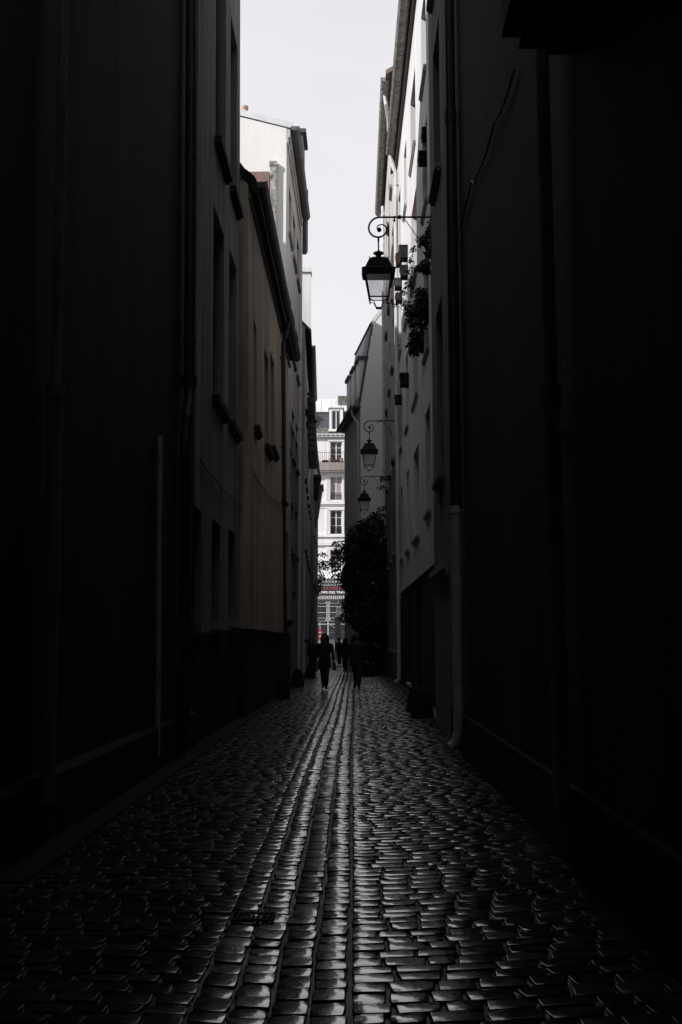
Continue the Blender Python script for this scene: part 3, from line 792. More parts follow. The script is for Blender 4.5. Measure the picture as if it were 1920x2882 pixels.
band(FZ(1512), FZ(1506), .28); band(FZ(1530), FZ(1513), .12); band(FZ(1535), FZ(1531), .2)
band(FZ(1335), FZ(1331), .1); band(FZ(1608), FZ(1598), .3)
for cx in cols:      # pilaster strips beside every bay
    m_ = MB(ff); x_ = S_(cx)-.90
    for (a, b) in ((FZ(1406), FZ(1336)), (FZ(1502), FZ(1432)), (FZ(1597), FZ(1537))): m_.box((x_-.12, 0, a), (x_+.1, .075, b))
    m_.build('pilaster', 'stone', cf)
bl = MB(ff); bl.box((0, 0, FZ(1327)), (30, .75, FZ(1305))); bl.build('balcony', 'stone_stain', cf)
bl = MB(ff); bl.box((0, 0, FZ(1330)), (30, .6, FZ(1327.2))); bl.build('balcony_moulding', 'stone', cf)
rl = MB(ff); zt_ = FZ(1276); zb_ = FZ(1304)
rl.box((0, .68, zt_-.035), (30, .72, zt_)); rl.box((0, .685, zb_+.03), (30, .715, zb_+.06))
k = 0
while k < 30: rl.box((k-.012, .69, zb_-.0), (k+.012, .71, zt_-.036)); k += .21
rl.build('railing', 'iron', cf)
gt = MB(ff); gt.box((0, .0, FZ(1230.5)), (30, .34, FZ(1229))); gt.box((0, .30, FZ(1225)), (30, .36, FZ(1222.5)))
k = .5
while k < 30: gt.box((k-.04, .02, FZ(1229)), (k+.04, .345, FZ(1224))); k += .43
gt.build('gutter', 'zinc_light', cf)
def slope(z0_, d0, z1_, d1, mat, name):
    m_ = MB(ff); m_.add([(0, d0, z0_), (30, d0, z0_), (30, d1, z1_), (0, d1, z1_), (0, -10, z0_), (30, -10, z0_), (30, -10, z1_), (0, -10, z1_)],
        [(0, 1, 2, 3), (3, 2, 6, 7), (0, 3, 7, 4), (1, 2, 6, 5), (0, 1, 5, 4)]); return m_.build(name, mat, cf)
slope(FZ(1226)+.01, .2, FZ(1201), -.5, 'moss_tile', 'lower_roof'); slope(FZ(1201)+.01, -.5, FZ(1150), -1.15, 'slate', 'mansard_roof')
zr = MB(ff)
z_a, z_b = FZ(1150), FZ(1150)+1.8
zr.add([(0, -.95, z_a), (30, -.95, z_a), (30, -3.6, z_b), (0, -3.6, z_b), (0, -.95, z_a-.12), (30, -.95, z_a-.12)], [(0, 1, 2, 3), (0, 1, 5, 4)])
k = .3
while k < 30: zr.add([(k, -.93, z_a+.0), (k+.05, -.93, z_a), (k+.05, -3.6, z_b+.0), (k, -3.6, z_b), (k, -.93, z_a+.07), (k+.05, -.93, z_a+.07), (k+.05, -3.6, z_b+.07), (k, -3.6, z_b+.07)],
    [(4, 5, 6, 7), (0, 4, 7, 3), (1, 5, 6, 2), (0, 1, 5, 4)]); k += .95
zr.build('zinc_roof', 'zinc_light', cf)
ub = MB(ff); x_ = S_(FX(947)); zz = z_a+1.9
ub.add([(x_-.8, -2.2, z_a), (x_+4, -2.2, z_a), (x_+4, -2.5, zz), (x_+.1, -2.5, zz), (x_+4, -6, zz+.4), (x_+.1, -6, zz+.4), (x_-.8, -6, z_a)], [(0, 1, 2, 3), (3, 2, 4, 5), (0, 3, 5, 6)]); ub.build('roof_hatch', 'zinc_light', cf)
ub = MB(ff); ub.box((x_+.1, -2.45, z_a+.25), (x_+4, -2.15, zz-.1)); ub.build('roof_light', 'moss_tile', cf)
for cx in cols:
    dm = MB(ff); a, b = S_(cx-.66+.0), S_(cx+.66)-.0; zb_, zt2 = FZ(1208), FZ(1150)
    dm.box((a-.0, -1.5, zb_), (a+.22, .12-.1, zt2)); dm.box((b-.22, -1.5, zb_), (b, .02, zt2)); dm.box((a+.22, -1.5, zt2-.18), (b-.22, .02, zt2)); dm.box((a-.08, -.6, zb_-.22), (b+.08, .1, zb_-.002))
    do = dm.build('dormer', 'frame_white', cf)
    dr = MB(ff); dr.box((a-.12, -1.9, zt2+.002), (b+.12, .1, zt2+.1)); dr.build('dormer_roof', 'zinc', do)
    fm = MB(ff); fm.box((a+.23, -.12, zb_), (a+.3, -.06, zt2-.19)); fm.box((b-.3, -.12, zb_), (b-.23, -.06, zt2-.19)); fm.box(((a+b)/2-.04, -.12, zb_), ((a+b)/2+.04, -.05, zt2-.19)); fm.box((a+.3, -.12, zt2-.27), (b-.3, -.06, zt2-.19)); fm.build('window_frame', 'frame_white', do)
    pn = MB(ff); pn.box((a+.22, -.2, zb_), (b-.22, -.14, zt2-.18)); pn.build('pane', 'glass', do)
sf = MB(ff)
sf.box((0, 0, 0), (30, .06, FZ(1612))); sf.build('shopfront', 'shutter_grey', cf)
# pots on the balcony
for (xx, wd, hh, mt, nm, lb, ct) in ((930, .36, .42, 'terracotta', 'flower_pot', 'terracotta flower pot left of the balcony window', 'flower pot'), (961, .38, .42, 'terracotta', 'flower_pot', 'terracotta flower pot right of the balcony window', 'flower pot'),
                     (945, .85, .3, 'planter_green', 'planter', 'long green-grey trough below the balcony window', 'planter'), (915, .6, .24, 'planter_dark', 'planter', 'dark low trough at the left end of the balcony pots', 'planter')):
    x_ = FX(xx); y_ = YF-.45; z_ = FZ(1305)
    q = empty(nm, (x_, y_, z_), lb, ct)
    m_ = MB(); 
    if nm == 'flower_pot': m_.lathe((x_, y_, z_), [(wd*.36, 0), (wd*.46, hh*.8), (wd*.52, hh*.8), (wd*.52, hh)], 14)
    else: m_.taper((x_, y_, z_), wd*.9, .26, (x_, y_, z_+hh), wd, .32)
    m_.build('pot', mt, q)
    m_ = MB(); m_.box((x_-wd*.4, y_-.1, z_+hh+.002), (x_+wd*.4, y_+.1, z_+hh+.03)); m_.build('soil', 'bark', q)

# ------------------------------------------------------------------ scaffold and hoarding under the facade
YS = 95.0
def SX(x): return (x-VPX)*YS/FPX
def SZ(y): return lvl(y, YS)
sc = empty('scaffold', (SX(930), YS, 0), 'white tube scaffold with corrugated canopy at the end of the lane', 'scaffold')
cols_x = [SX(924)+2.35*k for k in range(-3, 4)]
for x_ in cols_x:
    m_ = MB(); m_.tube([(x_, YS, 0), (x_, YS, SZ(1630))], .045, 8); m_.tube([(x_, YS+1.6, 0), (x_, YS+1.6, SZ(1630))], .04, 8)
    m_.tube([(x_+.14, YS+.02, SZ(1748)), (x_+.14, YS+.02, SZ(1680))], .024, 6); m_.tube([(x_-.14, YS+.02, SZ(1748)), (x_-.14, YS+.02, SZ(1680))], .024, 6)
    m_.lathe((x_, YS, 0), [(.14, 0), (.14, .03), (.06, .035), (.05, .12)], 10)
    m_.build('upright', 'steel', sc)
for zz in (SZ(1691), SZ(1707), SZ(1724), SZ(1740), SZ(1757)):
    m_ = MB(); m_.tube([(cols_x[0]-.3, YS-.04, zz), (cols_x[-1]+.3, YS-.04, zz)], .024 if zz != SZ(1757) else .045, 6); m_.build('ledger', 'steel', sc)
for x_ in cols_x:      # hand-rail loops
    for sgn in (-1, 1):
        for (za, zb_) in ((SZ(1690), SZ(1698)), (SZ(1740), SZ(1748))):
            m_ = MB(); x1, x2 = x_+sgn*.18, x_+sgn*.95
            m_.tube([(x1, YS-.06, za), (x1, YS-.06, zb_+.06), (x1+sgn*.06, YS-.06, zb_), (x2-sgn*.06, YS-.06, zb_), (x2, YS-.06, zb_+.06), (x2, YS-.06, za)], .02, 6); m_.build('guard_loop', 'steel', sc)
m_ = MB(); m_.tube([(cols_x[3]+.1, YS-.05, SZ(1757)), (cols_x[3]+1.0, YS-.05, SZ(1775))], .02, 6); m_.build('brace', 'steel', sc)
def corrugated(x0, x1, y, z0_, z1_, pitch, amp, mat, name, parent, dy=0):
    m_ = MB(); n_ = int((x1-x0)/pitch)
    vs = []; fs = []
    for i in range(n_*4+1):
        x_ = x0+i*pitch/4; o_ = amp*(0, 1, 1, 0)[i % 4]
        vs += [(x_, y-o_, z0_), (x_, y-o_+dy, z1_)]
    for i in range(n_*4): fs.append((2*i, 2*i+2, 2*i+3, 2*i+1))
    m_.add(vs, fs); return m_.build(name, mat, parent)
xa, xb = cols_x[0]-.4, cols_x[-1]+.4
corrugated(xa, xb, YS-.10, SZ(1648), SZ(1629), .30, .10, 'hoard', 'hoarding', sc)
corrugated(xa, xb, YS-.10, SZ(1686), SZ(1671), .18, .05, 'hoard', 'hoarding', sc)
m_ = MB(); m_.box((xa, YS-.06, SZ(1672)), (xb, YS-.02, SZ(1647))); m_.build('hoarding', 'hoard', sc)
m_ = MB(); n_ = int((xb-xa)/.28)
for i in range(n_):
    x_ = xa+i*.28
    m_.add([(x_, YS-.35, SZ(1629)), (x_+.19, YS-.35, SZ(1629)), (x_-.25, YS+1.9, SZ(1629)+.95), (x_-.44, YS+1.9, SZ(1629)+.95),
            (x_, YS-.35, SZ(1629)+.05), (x_+.19, YS-.35, SZ(1629)+.05), (x_-.25, YS+1.9, SZ(1629)+1.0), (x_-.44, YS+1.9, SZ(1629)+1.0)],
           [(4, 5, 6, 7), (0, 1, 5, 4), (1, 2, 6, 5), (0, 3, 7, 4), (0, 1, 2, 3)])
m_.build('canopy', 'hoard_light', sc)
m_ = MB(); m_.box((xa, YS-.2, SZ(1688)), (xb, YS-.12, SZ(1685.5))); m_.build('toe_board', 'shutter_brown', sc)
# banner
bn = empty('banner', (SX(935), YS-.25, SZ(1672)), 'black banner reading OUVERTE in red, hung on the corrugated hoarding', 'banner')
m_ = MB(); m_.box((SX(865), YS-.235, SZ(1673)), (SX(1008), YS-.215, SZ(1640))); m_.build('cloth', 'banner', bn)
m_ = MB(); m_.box((SX(865), YS-.24, SZ(1661)), (SX(1008), YS-.236, SZ(1650.5))); m_.build('colour_band', 'banner_blue', bn)
def text(body, x0, x1, z0_, h_, y_, mat, parent, name='lettering', bold=.012):
    c = bpy.data.curves.new(name, 'FONT'); c.body = body; c.size = 1; c.extrude = .01; c.offset = bold; c.resolution_u = 3
    t_ = bpy.data.objects.new(name, c); COL.objects.link(t_); bpy.context.view_layer.update()
    dg = bpy.context.evaluated_depsgraph_get(); me = bpy.data.meshes.new_from_object(t_.evaluated_get(dg))
    bpy.data.objects.remove(t_)
    co = np.array([v.co[:] for v in me.vertices]); mn, mx_ = co.min(0), co.max(0)
    sx = (x1-x0)/(mx_[0]-mn[0]); sz = h_/(mx_[1]-mn[1])
    base = Vector((0, 0, 0)); p_ = parent
    while p_: base += p_.location; p_ = p_.parent
    for v in me.vertices:
        X, Z_, D = v.co; v.co = Vector((x0+(X-mn[0])*sx, y_-D*.5, z0_+(Z_-mn[1])*sz))-base
    me.materials.clear(); me.materials.append(M[mat]); o = bpy.data.objects.new(name, me); COL.objects.link(o); o.parent = parent
    return o
text('VOTRE AGENCE BNP PARIBAS', SX(878), SX(1004), SZ(1649.6), .20, YS-.245, 'txt_grey', bn)
text('OUVERTE', SX(911), SX(966), SZ(1660.5), .27, YS-.248, 'txt_red', bn)
text('LE TEMPS DES TRAVAUX', SX(879), SX(996), SZ(1671), .23, YS-.245, 'txt_white', bn, bold=.03)
# lit things below: traffic sign post in red and white, pillar with bust lamp
sg = empty('warning_post', (SX(902), 90, 0), 'red and white striped post at the left corner of the lane mouth', 'post')
X_ = (901.5-VPX)*90/FPX
m_ = MB(); m_.tube([(X_, 90, 0), (X_, 90, 3.2)], .035, 8); m_.build('pole', 'steel', sg)
for k, mt in enumerate(('sign_red', 'txt_white', 'sign_red', 'txt_white', 'sign_red')):
    z_ = (1.70, 1.98, 2.04, 2.32, 2.38)[k]; h_ = .279 if k % 2 == 0 else .059
    m_ = MB(); m_.box((X_-.10, 89.9, z_), (X_+.10, 89.95, z_+h_)); m_.build('panel', mt, sg)
pl = empty('stone_pillar', ((951-VPX)*88/FPX, 88, 0), 'pale gate pillar topped by a rounded stone ornament at the lane mouth', 'pillar')
X_ = (951-VPX)*88/FPX
m_ = MB(); m_.box((X_-.25, 87.8, 0), (X_+.25, 88.2, 3.55)); m_.build('shaft', 'stone_stain', pl)
m_ = MB(); m_.box((X_-.42, 87.7, 3.552), (X_+.36, 88.3, 3.75)); m_.build('cap', 'stone', pl)
m_ = MB(); m_.ball((X_+.02, 88, 4.0), (.2, .2, .28), 12); m_.ball((X_+.10, 88, 4.35), (.22, .2, .22), 12); m_.build('ornament', 'stone', pl, smooth=True)

# ------------------------------------------------------------------ lanterns
def lantern(name, Y, xw, zarm, label):
    """square tapering lantern on a scrolled wall bracket; unit 1 = one measured photo step"""
    u = .001372
    X0 = xw-(1165-485)*u
    root = empty(name, (xw, Y, zarm), label, 'street lamp', 'lanterns on scrolled brackets')
    vz = u*1.025; df = .68
    def P(x, y, dy=0): return (xw+(x-1165)*u, Y+dy, zarm-(y-240)*vz)
    pts = [(1172, 240), (1000, 240), (800, 240), (600, 240), (510, 240), (468, 245), (425, 264), (385, 305), (362, 365), (368, 420), (395, 465), (435, 492), (485, 501),
           (530, 490), (568, 460), (588, 420), (586, 378), (562, 347), (528, 338), (492, 344), (468, 370), (472, 395), (490, 405)]
    sm = []
    for i in range(len(pts)-1):
        p0, p1, p2, p3 = pts[max(i-1, 0)], pts[i], pts[i+1], pts[min(i+2, len(pts)-1)]
        for t in (0, .33, .66):
            sm.append(tuple(.5*((2*p1[k])+(-p0[k]+p2[k])*t+(2*p0[k]-5*p1[k]+4*p2[k]-p3[k])*t*t+(-p0[k]+3*p1[k]-3*p2[k]+p3[k])*t**3) for k in range(2)))
    sm.append(pts[-1])
    n_ = len(sm); rs = [.0165 if i < n_*.55 else .0165-.009*(i-n_*.55)/(n_*.45) for i in range(n_)]
    b = MB(); b.tube([P(*q) for q in sm], rs, 10); b.ball(P(496, 404), .042, 12)
    b.tube([P(1165, 235), P(1165, 780)], .016, 8); b.box((xw-.012, Y-.05, P(0, 250)[2]), (xw+.006, Y+.05, P(0, 215)[2]))
    b.tube([P(740, 240), P(780, 240)], .034, 10); b.tube([P(690, 240), P(700, 240)], .028, 10); b.ball(P(690, 285), .024, 10); b.tube([P(690, 240), P(690, 285)], .012, 8)
    b.build('bracket', 'iron', root, smooth=True)
    b = MB(); b.tube([P(820, 262), P(1165, 765)], .0075, 8); b.build('brace', 'iron', root)
    c = P(485, 0); cx, cy = c[0], c[1]
    def z(y): return P(0, y)[2]
    h = MB(); h.tube([(cx, cy, z(498)), (cx, cy, z(560))], .017, 8); h.tube([(cx, cy, z(560)), (cx, cy, z(685))], .012, 8)
    h.lathe((cx, cy, 0), [(.012, z(668)), (.030, z(685)), (.034, z(700)), (.092, z(706)), (.092, z(718)), (.05, z(735)), (.045, z(762)), (.075, z(772)), (.11, z(785)), (.12, z(800))][::-1], 14)
    h.build('finial', 'iron', root, smooth=True)
    r_ = MB()   # hipped roof
    def ring(hw, y): return [(cx-hw, cy-hw*df, z(y)), (cx+hw, cy-hw*df, z(y)), (cx+hw, cy+hw*df, z(y)), (cx-hw, cy+hw*df, z(y))]
    prof = [(40, 762), (75, 775), (118, 800), (172, 920), (215, 940), (202, 1012), (172, 1012), (165, 950)]
    vs = [];
    for hw, y in prof: vs += ring(hw*u, y)
    fs = [(0, 1, 2, 3)]
    for i in range(len(prof)-1):
        for k in range(4): fs.append((i*4+k, i*4+(k+1) % 4, (i+1)*4+(k+1) % 4, (i+1)*4+k))
    fs.append(tuple(range((len(prof)-1)*4, len(prof)*4)))
    r_.add(vs, fs)
    for sx in (-1, 1):
        for sy in (-1, 1): r_.tube([(cx+sx*.16, cy+sy*.16*df, z(803)), (cx+sx*.16, cy+sy*.16*df, z(778))], .008, 6)
    r_.build('lantern_roof', 'iron', root)
    fr_ = MB()
    top, bot = 170*u, 108*u
    for sx in (-1, 1):
        for sy in (-1, 1): fr_.tube([(cx+sx*top, cy+sy*top*df, z(985)), (cx+sx*bot, cy+sy*bot*df, z(1345))], .013, 6)
    hb = 116*u
    for (a, b_) in (((-1, -1), (1, -1)), ((1, -1), (1, 1)), ((1, 1), (-1, 1)), ((-1, 1), (-1, -1))):
        fr_.tube([(cx+a[0]*hb, cy+a[1]*hb*df, z(1295)), (cx+b_[0]*hb, cy+b_[1]*hb*df, z(1295))], .013 if a[1] < 0 and b_[1] < 0 else .007, 6)
    for sx in (-1, 1):
        for sy in (-1, 1): fr_.tube([(cx+sx*.145, cy+sy*.145*df, z(1320)), (cx+sx*.085, cy+sy*.085*df, z(1340)), (cx+sx*.05, cy+sy*.05*df, z(1400)), (cx+sx*.038, cy+sy*.038*df, z(1418))], .007, 6)
    fr_.box((cx-.05, cy-.05, z(1424)), (cx+.05, cy+.05, z(1414)))
    fr_.build('lantern_frame', 'iron', root)
    for (a, b_) in (((-1, -1), (1, -1)), ((1, -1), (1, 1)), ((1, 1), (-1, 1)), ((-1, 1), (-1, -1))):
        t1, t0 = 162*u, 117*u; p_ = MB()
        A, B = Vector((cx+a[0]*t1, cy+a[1]*t1*df, z(992))), Vector((cx+b_[0]*t1, cy+b_[1]*t1*df, z(992)))
        C, D = Vector((cx+b_[0]*t0, cy+b_[1]*t0*df, z(1292))), Vector((cx+a[0]*t0, cy+a[1]*t0*df, z(1292)))
        nn = (B-A).cross(C-A).normalized()*.004
        p_.add([tuple(q) for q in (A, B, C, D)]+[tuple(q+nn) for q in (A, B, C, D)], [(0, 1, 2, 3), (4, 5, 6, 7), (0, 1, 5, 4), (1, 2, 6, 5), (2, 3, 7, 6), (3, 0, 4, 7)])
        p_.build('pane', 'lamp_glass', root)
    return root
l1 = lantern('street_lamp', 17.4, 1.352, lvl(612, 17.4), 'nearest and largest black lantern, hung against the sky from the right wall')
index_children()
l2 = copy_tree(l1); l2.location = (1.475, 35.0, 9.05); l2.scale = (1.05, 1.05, 1.05); l2['label'] = 'middle of the three black lanterns, hung against the grey gable wall'
l3 = copy_tree(l1); l3.location = (1.408, 47.3, 9.1); l3.scale = (1.05, 1.05, 1.05); l3['label'] = 'farthest and smallest black lantern, just above the climbing plant'

# ------------------------------------------------------------------ plants
def leaves(pts_r, n, size, seed, droop=.3):
    """leaf-shaped faces scattered through blobs (centre, radii)"""
    r_ = random.Random(seed); vs = []; fs = []
    tot = sum(b[1][0]*b[1][1]*b[1][2]*(b[2] if len(b) > 2 else 1) for b in pts_r)
    for bb in pts_r:
        c, rad = bb[:2]; wt = bb[2] if len(bb) > 2 else 1
        k = max(6, int(n*wt*(rad[0]*rad[1]*rad[2])/tot))
        for _ in range(k):
            while True:
                q = [r_.uniform(-1, 1) for _ in range(3)]
                rr = sum(a*a for a in q)
                if rr < 1 and rr > r_.random()*.7: break
            p_ = Vector((c[0]+q[0]*rad[0], c[1]+q[1]*rad[1], c[2]+q[2]*rad[2]))
            a = Vector((r_.uniform(-1, 1), r_.uniform(-1, 1), r_.uniform(-1, .4)-droop)).normalized()
            b_ = a.cross(Vector((r_.uniform(-1, 1), r_.uniform(-1, 1), r_.uniform(-1, 1)))).normalized()
            s = size*r_.uniform(.6, 1.3); k0 = len(vs); nn = a.cross(b_)*s*.12
            vs += [tuple(p_), tuple(p_+a*s*.45+b_*s*.22+nn), tuple(p_+a*s), tuple(p_+a*s*.45-b_*s*.22+nn)]
            fs.append((k0, k0+1, k0+2, k0+3))
    return vs, fs
def plant(name, label, cat, loc, blobs, n, size, stems, seed, mat='leaf', group=None):
    root = empty(name, loc, label, cat, group)
    m_ = MB(); v, f = leaves(blobs, n, size, seed); m_.add(v, f); m_.build('foliage', mat, root)
    if stems:
        m_ = MB()
        for st in stems: m_.tube(st[0], [st[1]*(1-.7*i/(len(st[0])-1)) for i in range(len(st[0]))], 6)
        m_.build('stem', 'bark', root)
    return root
# big climber on the right, spilling over the lane
def AT(px, py, Y):
    r_ = ray(px, py); k = Y/r_.y; return (r_.x*k, Y, CAMZ+r_.z*k)
rb = random.Random(3)
blobs = []
for (x, y, rx, ry) in ((1045, 1480, 40, 24), (1062, 1455, 25, 18), (1020, 1500, 40, 30), (1000, 1530, 32, 30), (1040, 1560, 50, 50), (985, 1560, 28, 34), (962, 1555, 26, 20), (945, 1580, 22, 16), (955, 1610, 22, 22),
                       (972, 1635, 22, 22), (1000, 1620, 40, 50), (1050, 1650, 45, 60), (1010, 1690, 34, 50), (985, 1700, 22, 26), (975, 1735, 20, 16), (1040, 1740, 50, 60), (1005, 1745, 25, 20), (1055, 1800, 40, 50), (1040, 1860, 46, 40), (1010, 1810, 22, 30), (1072, 1880, 16, 40), (950, 1530, 18, 9),
                       (1072, 1560, 18, 80), (1075, 1430, 12, 8), (1078, 1345, 12, 8), (1072, 1372, 10, 6), (932, 1600, 12, 12), (990, 1660, 20, 14), (968, 1690, 10, 8)):
    Yp = 44.5+rb.uniform(-1.5, 1.5); c = AT(x, y, Yp); s_ = Yp/FPX
    blobs.append((c, (rx*s_, rx*s_*1.1+.15, ry*s_), .5 if x < 966 else (.75 if x < 990 else 1)))
c0 = (1.25, 44.5, 0)
stems = [([c0, (1.15, 44.6, 2), (.9, 44.5, 3.6), (.3, 44.5, 4.4), (-.3, 44.4, 4.9)], .07), ([(1.2, 44.9, 0), (1.2, 44.8, 3), (1.15, 44.9, 5.5), (.8, 45, 6.4)], .06),
         ([(.9, 44.5, 3.6), (.5, 44.3, 3.2), (-.2, 44.3, 3.5), (-.9, 44.4, 4.2)], .035), ([(1.15, 44.6, 2), (.7, 44.5, 2.6), (-.1, 44.5, 2.7), (-.45, 44.5, 2.2)], .03)]
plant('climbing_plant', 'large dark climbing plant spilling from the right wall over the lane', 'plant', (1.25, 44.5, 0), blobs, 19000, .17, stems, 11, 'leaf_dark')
# sprigs on the left wall at the lane mouth
blobs = [(AT(x, y, 60), (rx*60/FPX, .3, ry*60/FPX)) for (x, y, rx, ry) in ((900, 1590, 9, 20), (910, 1560, 9, 8), (915, 1585, 10, 10), (905, 1625, 9, 16), (918, 1600, 8, 8), (898, 1650, 7, 22))]
plant('climbing_plant', 'sparse leafy sprigs reaching out from the left wall at the lane mouth', 'plant', (-2.6, 60, 0), blobs, 420, .17,
      [([(-2.66, 60, 0), (-2.6, 60, 2.6), (-2.3, 60, 4.4), (-1.9, 60, 5.4)], .03), ([(-2.6, 60, 2.6), (-2.2, 60, 4), (-1.75, 60, 5.2)], .015)], 12, 'leaf')
blobs = [(AT(x, y, 54), (rx*54/FPX, .35, ry*54/FPX)) for (x, y, rx, ry) in ((872, 1115, 9, 18), (876, 1140, 12, 12), (868, 1165, 8, 18), (880, 1170, 8, 10), (884, 1183, 8, 5), (866, 1195, 6, 10))]
plant('balcony_plant', 'dark bushy plant high under the louvred eave on the left', 'plant', AT(868, 1190, 54), blobs, 500, .16, [([AT(866, 1200, 54), AT(872, 1150, 54), AT(878, 1110, 54)], .02)], 13, 'leaf')
# hanging plants on the right wall round the white building
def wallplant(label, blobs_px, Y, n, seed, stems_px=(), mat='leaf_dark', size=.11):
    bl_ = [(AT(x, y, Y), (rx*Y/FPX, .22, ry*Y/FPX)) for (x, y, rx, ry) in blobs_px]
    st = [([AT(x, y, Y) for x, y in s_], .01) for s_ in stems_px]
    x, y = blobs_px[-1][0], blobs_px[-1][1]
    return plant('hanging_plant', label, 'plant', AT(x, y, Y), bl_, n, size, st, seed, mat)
wallplant('spiky hanging plant behind the bracket of the nearest lantern', [(1203, 665, 10, 22), (1185, 675, 9, 12), (1200, 750, 14, 18), (1190, 745, 12, 14), (1178, 752, 10, 8), (1205, 700, 6, 26), (1208, 640, 4, 30)], 21.2, 520, 21, [((1210, 620), (1204, 680), (1196, 760))])
wallplant('dense trailing bush on the right wall below the nearest lantern', [(1185, 845, 16, 24), (1170, 870, 18, 18), (1155, 880, 10, 14), (1190, 900, 16, 28), (1160, 905, 12, 10), (1195, 850, 14, 40), (1182, 820, 14, 10)], 22.5, 1500, 22, [((1208, 800), (1190, 860), (1165, 920))])
wallplant('feathery bush on the right wall above the dark window box', [(1165, 950, 12, 26), (1180, 960, 14, 28), (1160, 975, 9, 18), (1190, 940, 8, 22), (1172, 985, 12, 12), (1192, 975, 9, 16)], 23.5, 1100, 23, [((1198, 930), (1180, 950), (1162, 990))])
wallplant('thin leafy vine trailing across the white wall beside the window boxes', [(1155, 730, 7, 6), (1150, 760, 6, 6), (1146, 800, 10, 5), (1158, 806, 8, 5), (1165, 700, 7, 6), (1140, 850, 12, 7), (1148, 870, 8, 9), (1105, 858, 6, 3), (1098, 850, 4, 3), (1160, 782, 5, 12), (1135, 822, 8, 4)], 26, 230, 24,
          [((1166, 690), (1152, 760), (1146, 830), (1158, 880)), ((1100, 848), (1130, 870), (1155, 875))])
# window boxes and pots on the right wall
pots = [((1124, 1151), 698, 737, 29.0, 'planter_dark', 'dark square window box, topmost of the cluster beside the lantern'), ((1113, 1129), 720, 753, 32.0, 'pot_brown', 'brown pot just left of the topmost dark window box'),
        ((1125, 1151), 754, 787, 29.0, 'planter_dark', 'dark window box below the topmost one beside the lantern'), ((1109, 1132), 789, 817, 32.0, 'planter_green', 'grey green window box below the lantern head'),
        ((1112, 1133), 831, 853, 32.0, 'pot_brown', 'terracotta pot lowest of the cluster near the lantern'), ((1124, 1150), 1055, 1092, 29.0, 'planter_dark', 'dark window box alone above the terracotta trough'),
        ((1110, 1134), 1116, 1140, 32.5, 'pot_brown', 'terracotta trough level with the top of the middle lantern bracket'),
        ((1186, 1207), 372, 392, 22.5, 'planter_dark', 'dark pot on the sill high up, upper of two under the shaded cornice'), ((1176, 1203), 438, 462, 22.8, 'planter_dark', 'dark pot high up, lower of two beside the sunlit wall')]
for i, ((x0, x1), y0, y1, Y, mt, lb) in enumerate(pots):
    a = AT(x0, y0, Y); b_ = AT(x1, y1, Y); cx = (a[0]+b_[0])/2; w_ = b_[0]-a[0]; h_ = a[2]-b_[2]
    q = empty('window_box' if 'pot' not in lb else 'plant_pot', (cx, Y, b_[2]), lb, 'window box' if 'pot' not in lb else 'pot', 'pots and window boxes on the right wall')
    m_ = MB(); m_.taper((cx+.01, Y, b_[2]+h_*.25), w_*.74, .42, (cx, Y, a[2]-.04), w_*.94, .5); m_.box((cx-w_/2, Y-.26, a[2]-.04), (cx+w_/2, Y+.26, a[2])); m_.build('box', mt, q)
    m_ = MB(); m_.box((cx-w_*.42, Y-.22, b_[2]+h_*.16), (cx+w_*.6, Y+.22, b_[2]+h_*.248)); m_.box((cx+w_*.1, Y-.03, b_[2]), (cx+w_*.6, Y+.03, b_[2]+h_*.158)); m_.build('holder', 'iron', q)
    v, f = leaves([((cx, Y, a[2]+.03), (w_*.45, .22, .07))], 26, .08, 50+i); m_ = MB(); m_.add(v, f); m_.build('foliage', 'leaf', q)
# shop-arm lamp pot on upper sill is left to the hanging plants

# ------------------------------------------------------------------ cables
def cable(fr, pts, label, r_=.011, mat='pipe_dark'):
    m_ = MB(fr); P_ = []
    for i in range(len(pts)-1):
        a = fr.px(*pts[i]); b_ = fr.px(*pts[i+1])
        for t in (0, .25, .5, .75): P_.append((a[0]+(b_[0]-a[0])*t, .03, a[1]+(b_[1]-a[1])*t-.06*math.sin(math.pi*t)))
    a = fr.px(*pts[-1]); P_.append((a[0], .03, a[1])); m_.tube(P_, r_, 6)
    tag(m_.build('cable', mat), label, 'cable')
cable(f2, [(558, 1290), (600, 1345), (640, 1390), (674, 1420)], 'thin cable sagging across the grey wall below the windows')
cable(f3, [(709, 1325), (740, 1375), (772, 1412), (818, 1462)], 'thin cable sagging across the beige wall')
cable(g1, [(1458, 198), (1400, 345), (1352, 490), (1335, 510), (1282, 700)], 'thin cable running down the dark right wall from the cornice')

# ------------------------------------------------------------------ guard stones, doorstep stones
def guard(x, Y, s_, label, side):
    q = MB(); prof = [(.26, 0), (.25, .15), (.20, .45), (.15, .62), (.06, .70)]
    q.lathe((x, Y, 0), [(a*s_, b*s_) for a, b in prof], 10)
    tag(q.build('guard_stone', 'pave'), label, 'guard stone', 'worn guard stones along the wall feet')
guard(-1.82, 42.2, .85, 'worn guard stone at the left wall just behind the walking woman', 0)
guard(-1.86, 26.5, .8, 'worn guard stone at the foot of the beige house', 0)
guard(-1.86, 33.5, .85, 'worn guard stone below the white gable building', 0)
guard(1.22, 19.2, .85, 'worn guard stone at the right wall below the nearest lantern', 0)
guard(1.22, 21.0, .8, 'second worn guard stone on the right, just beyond the first', 0)
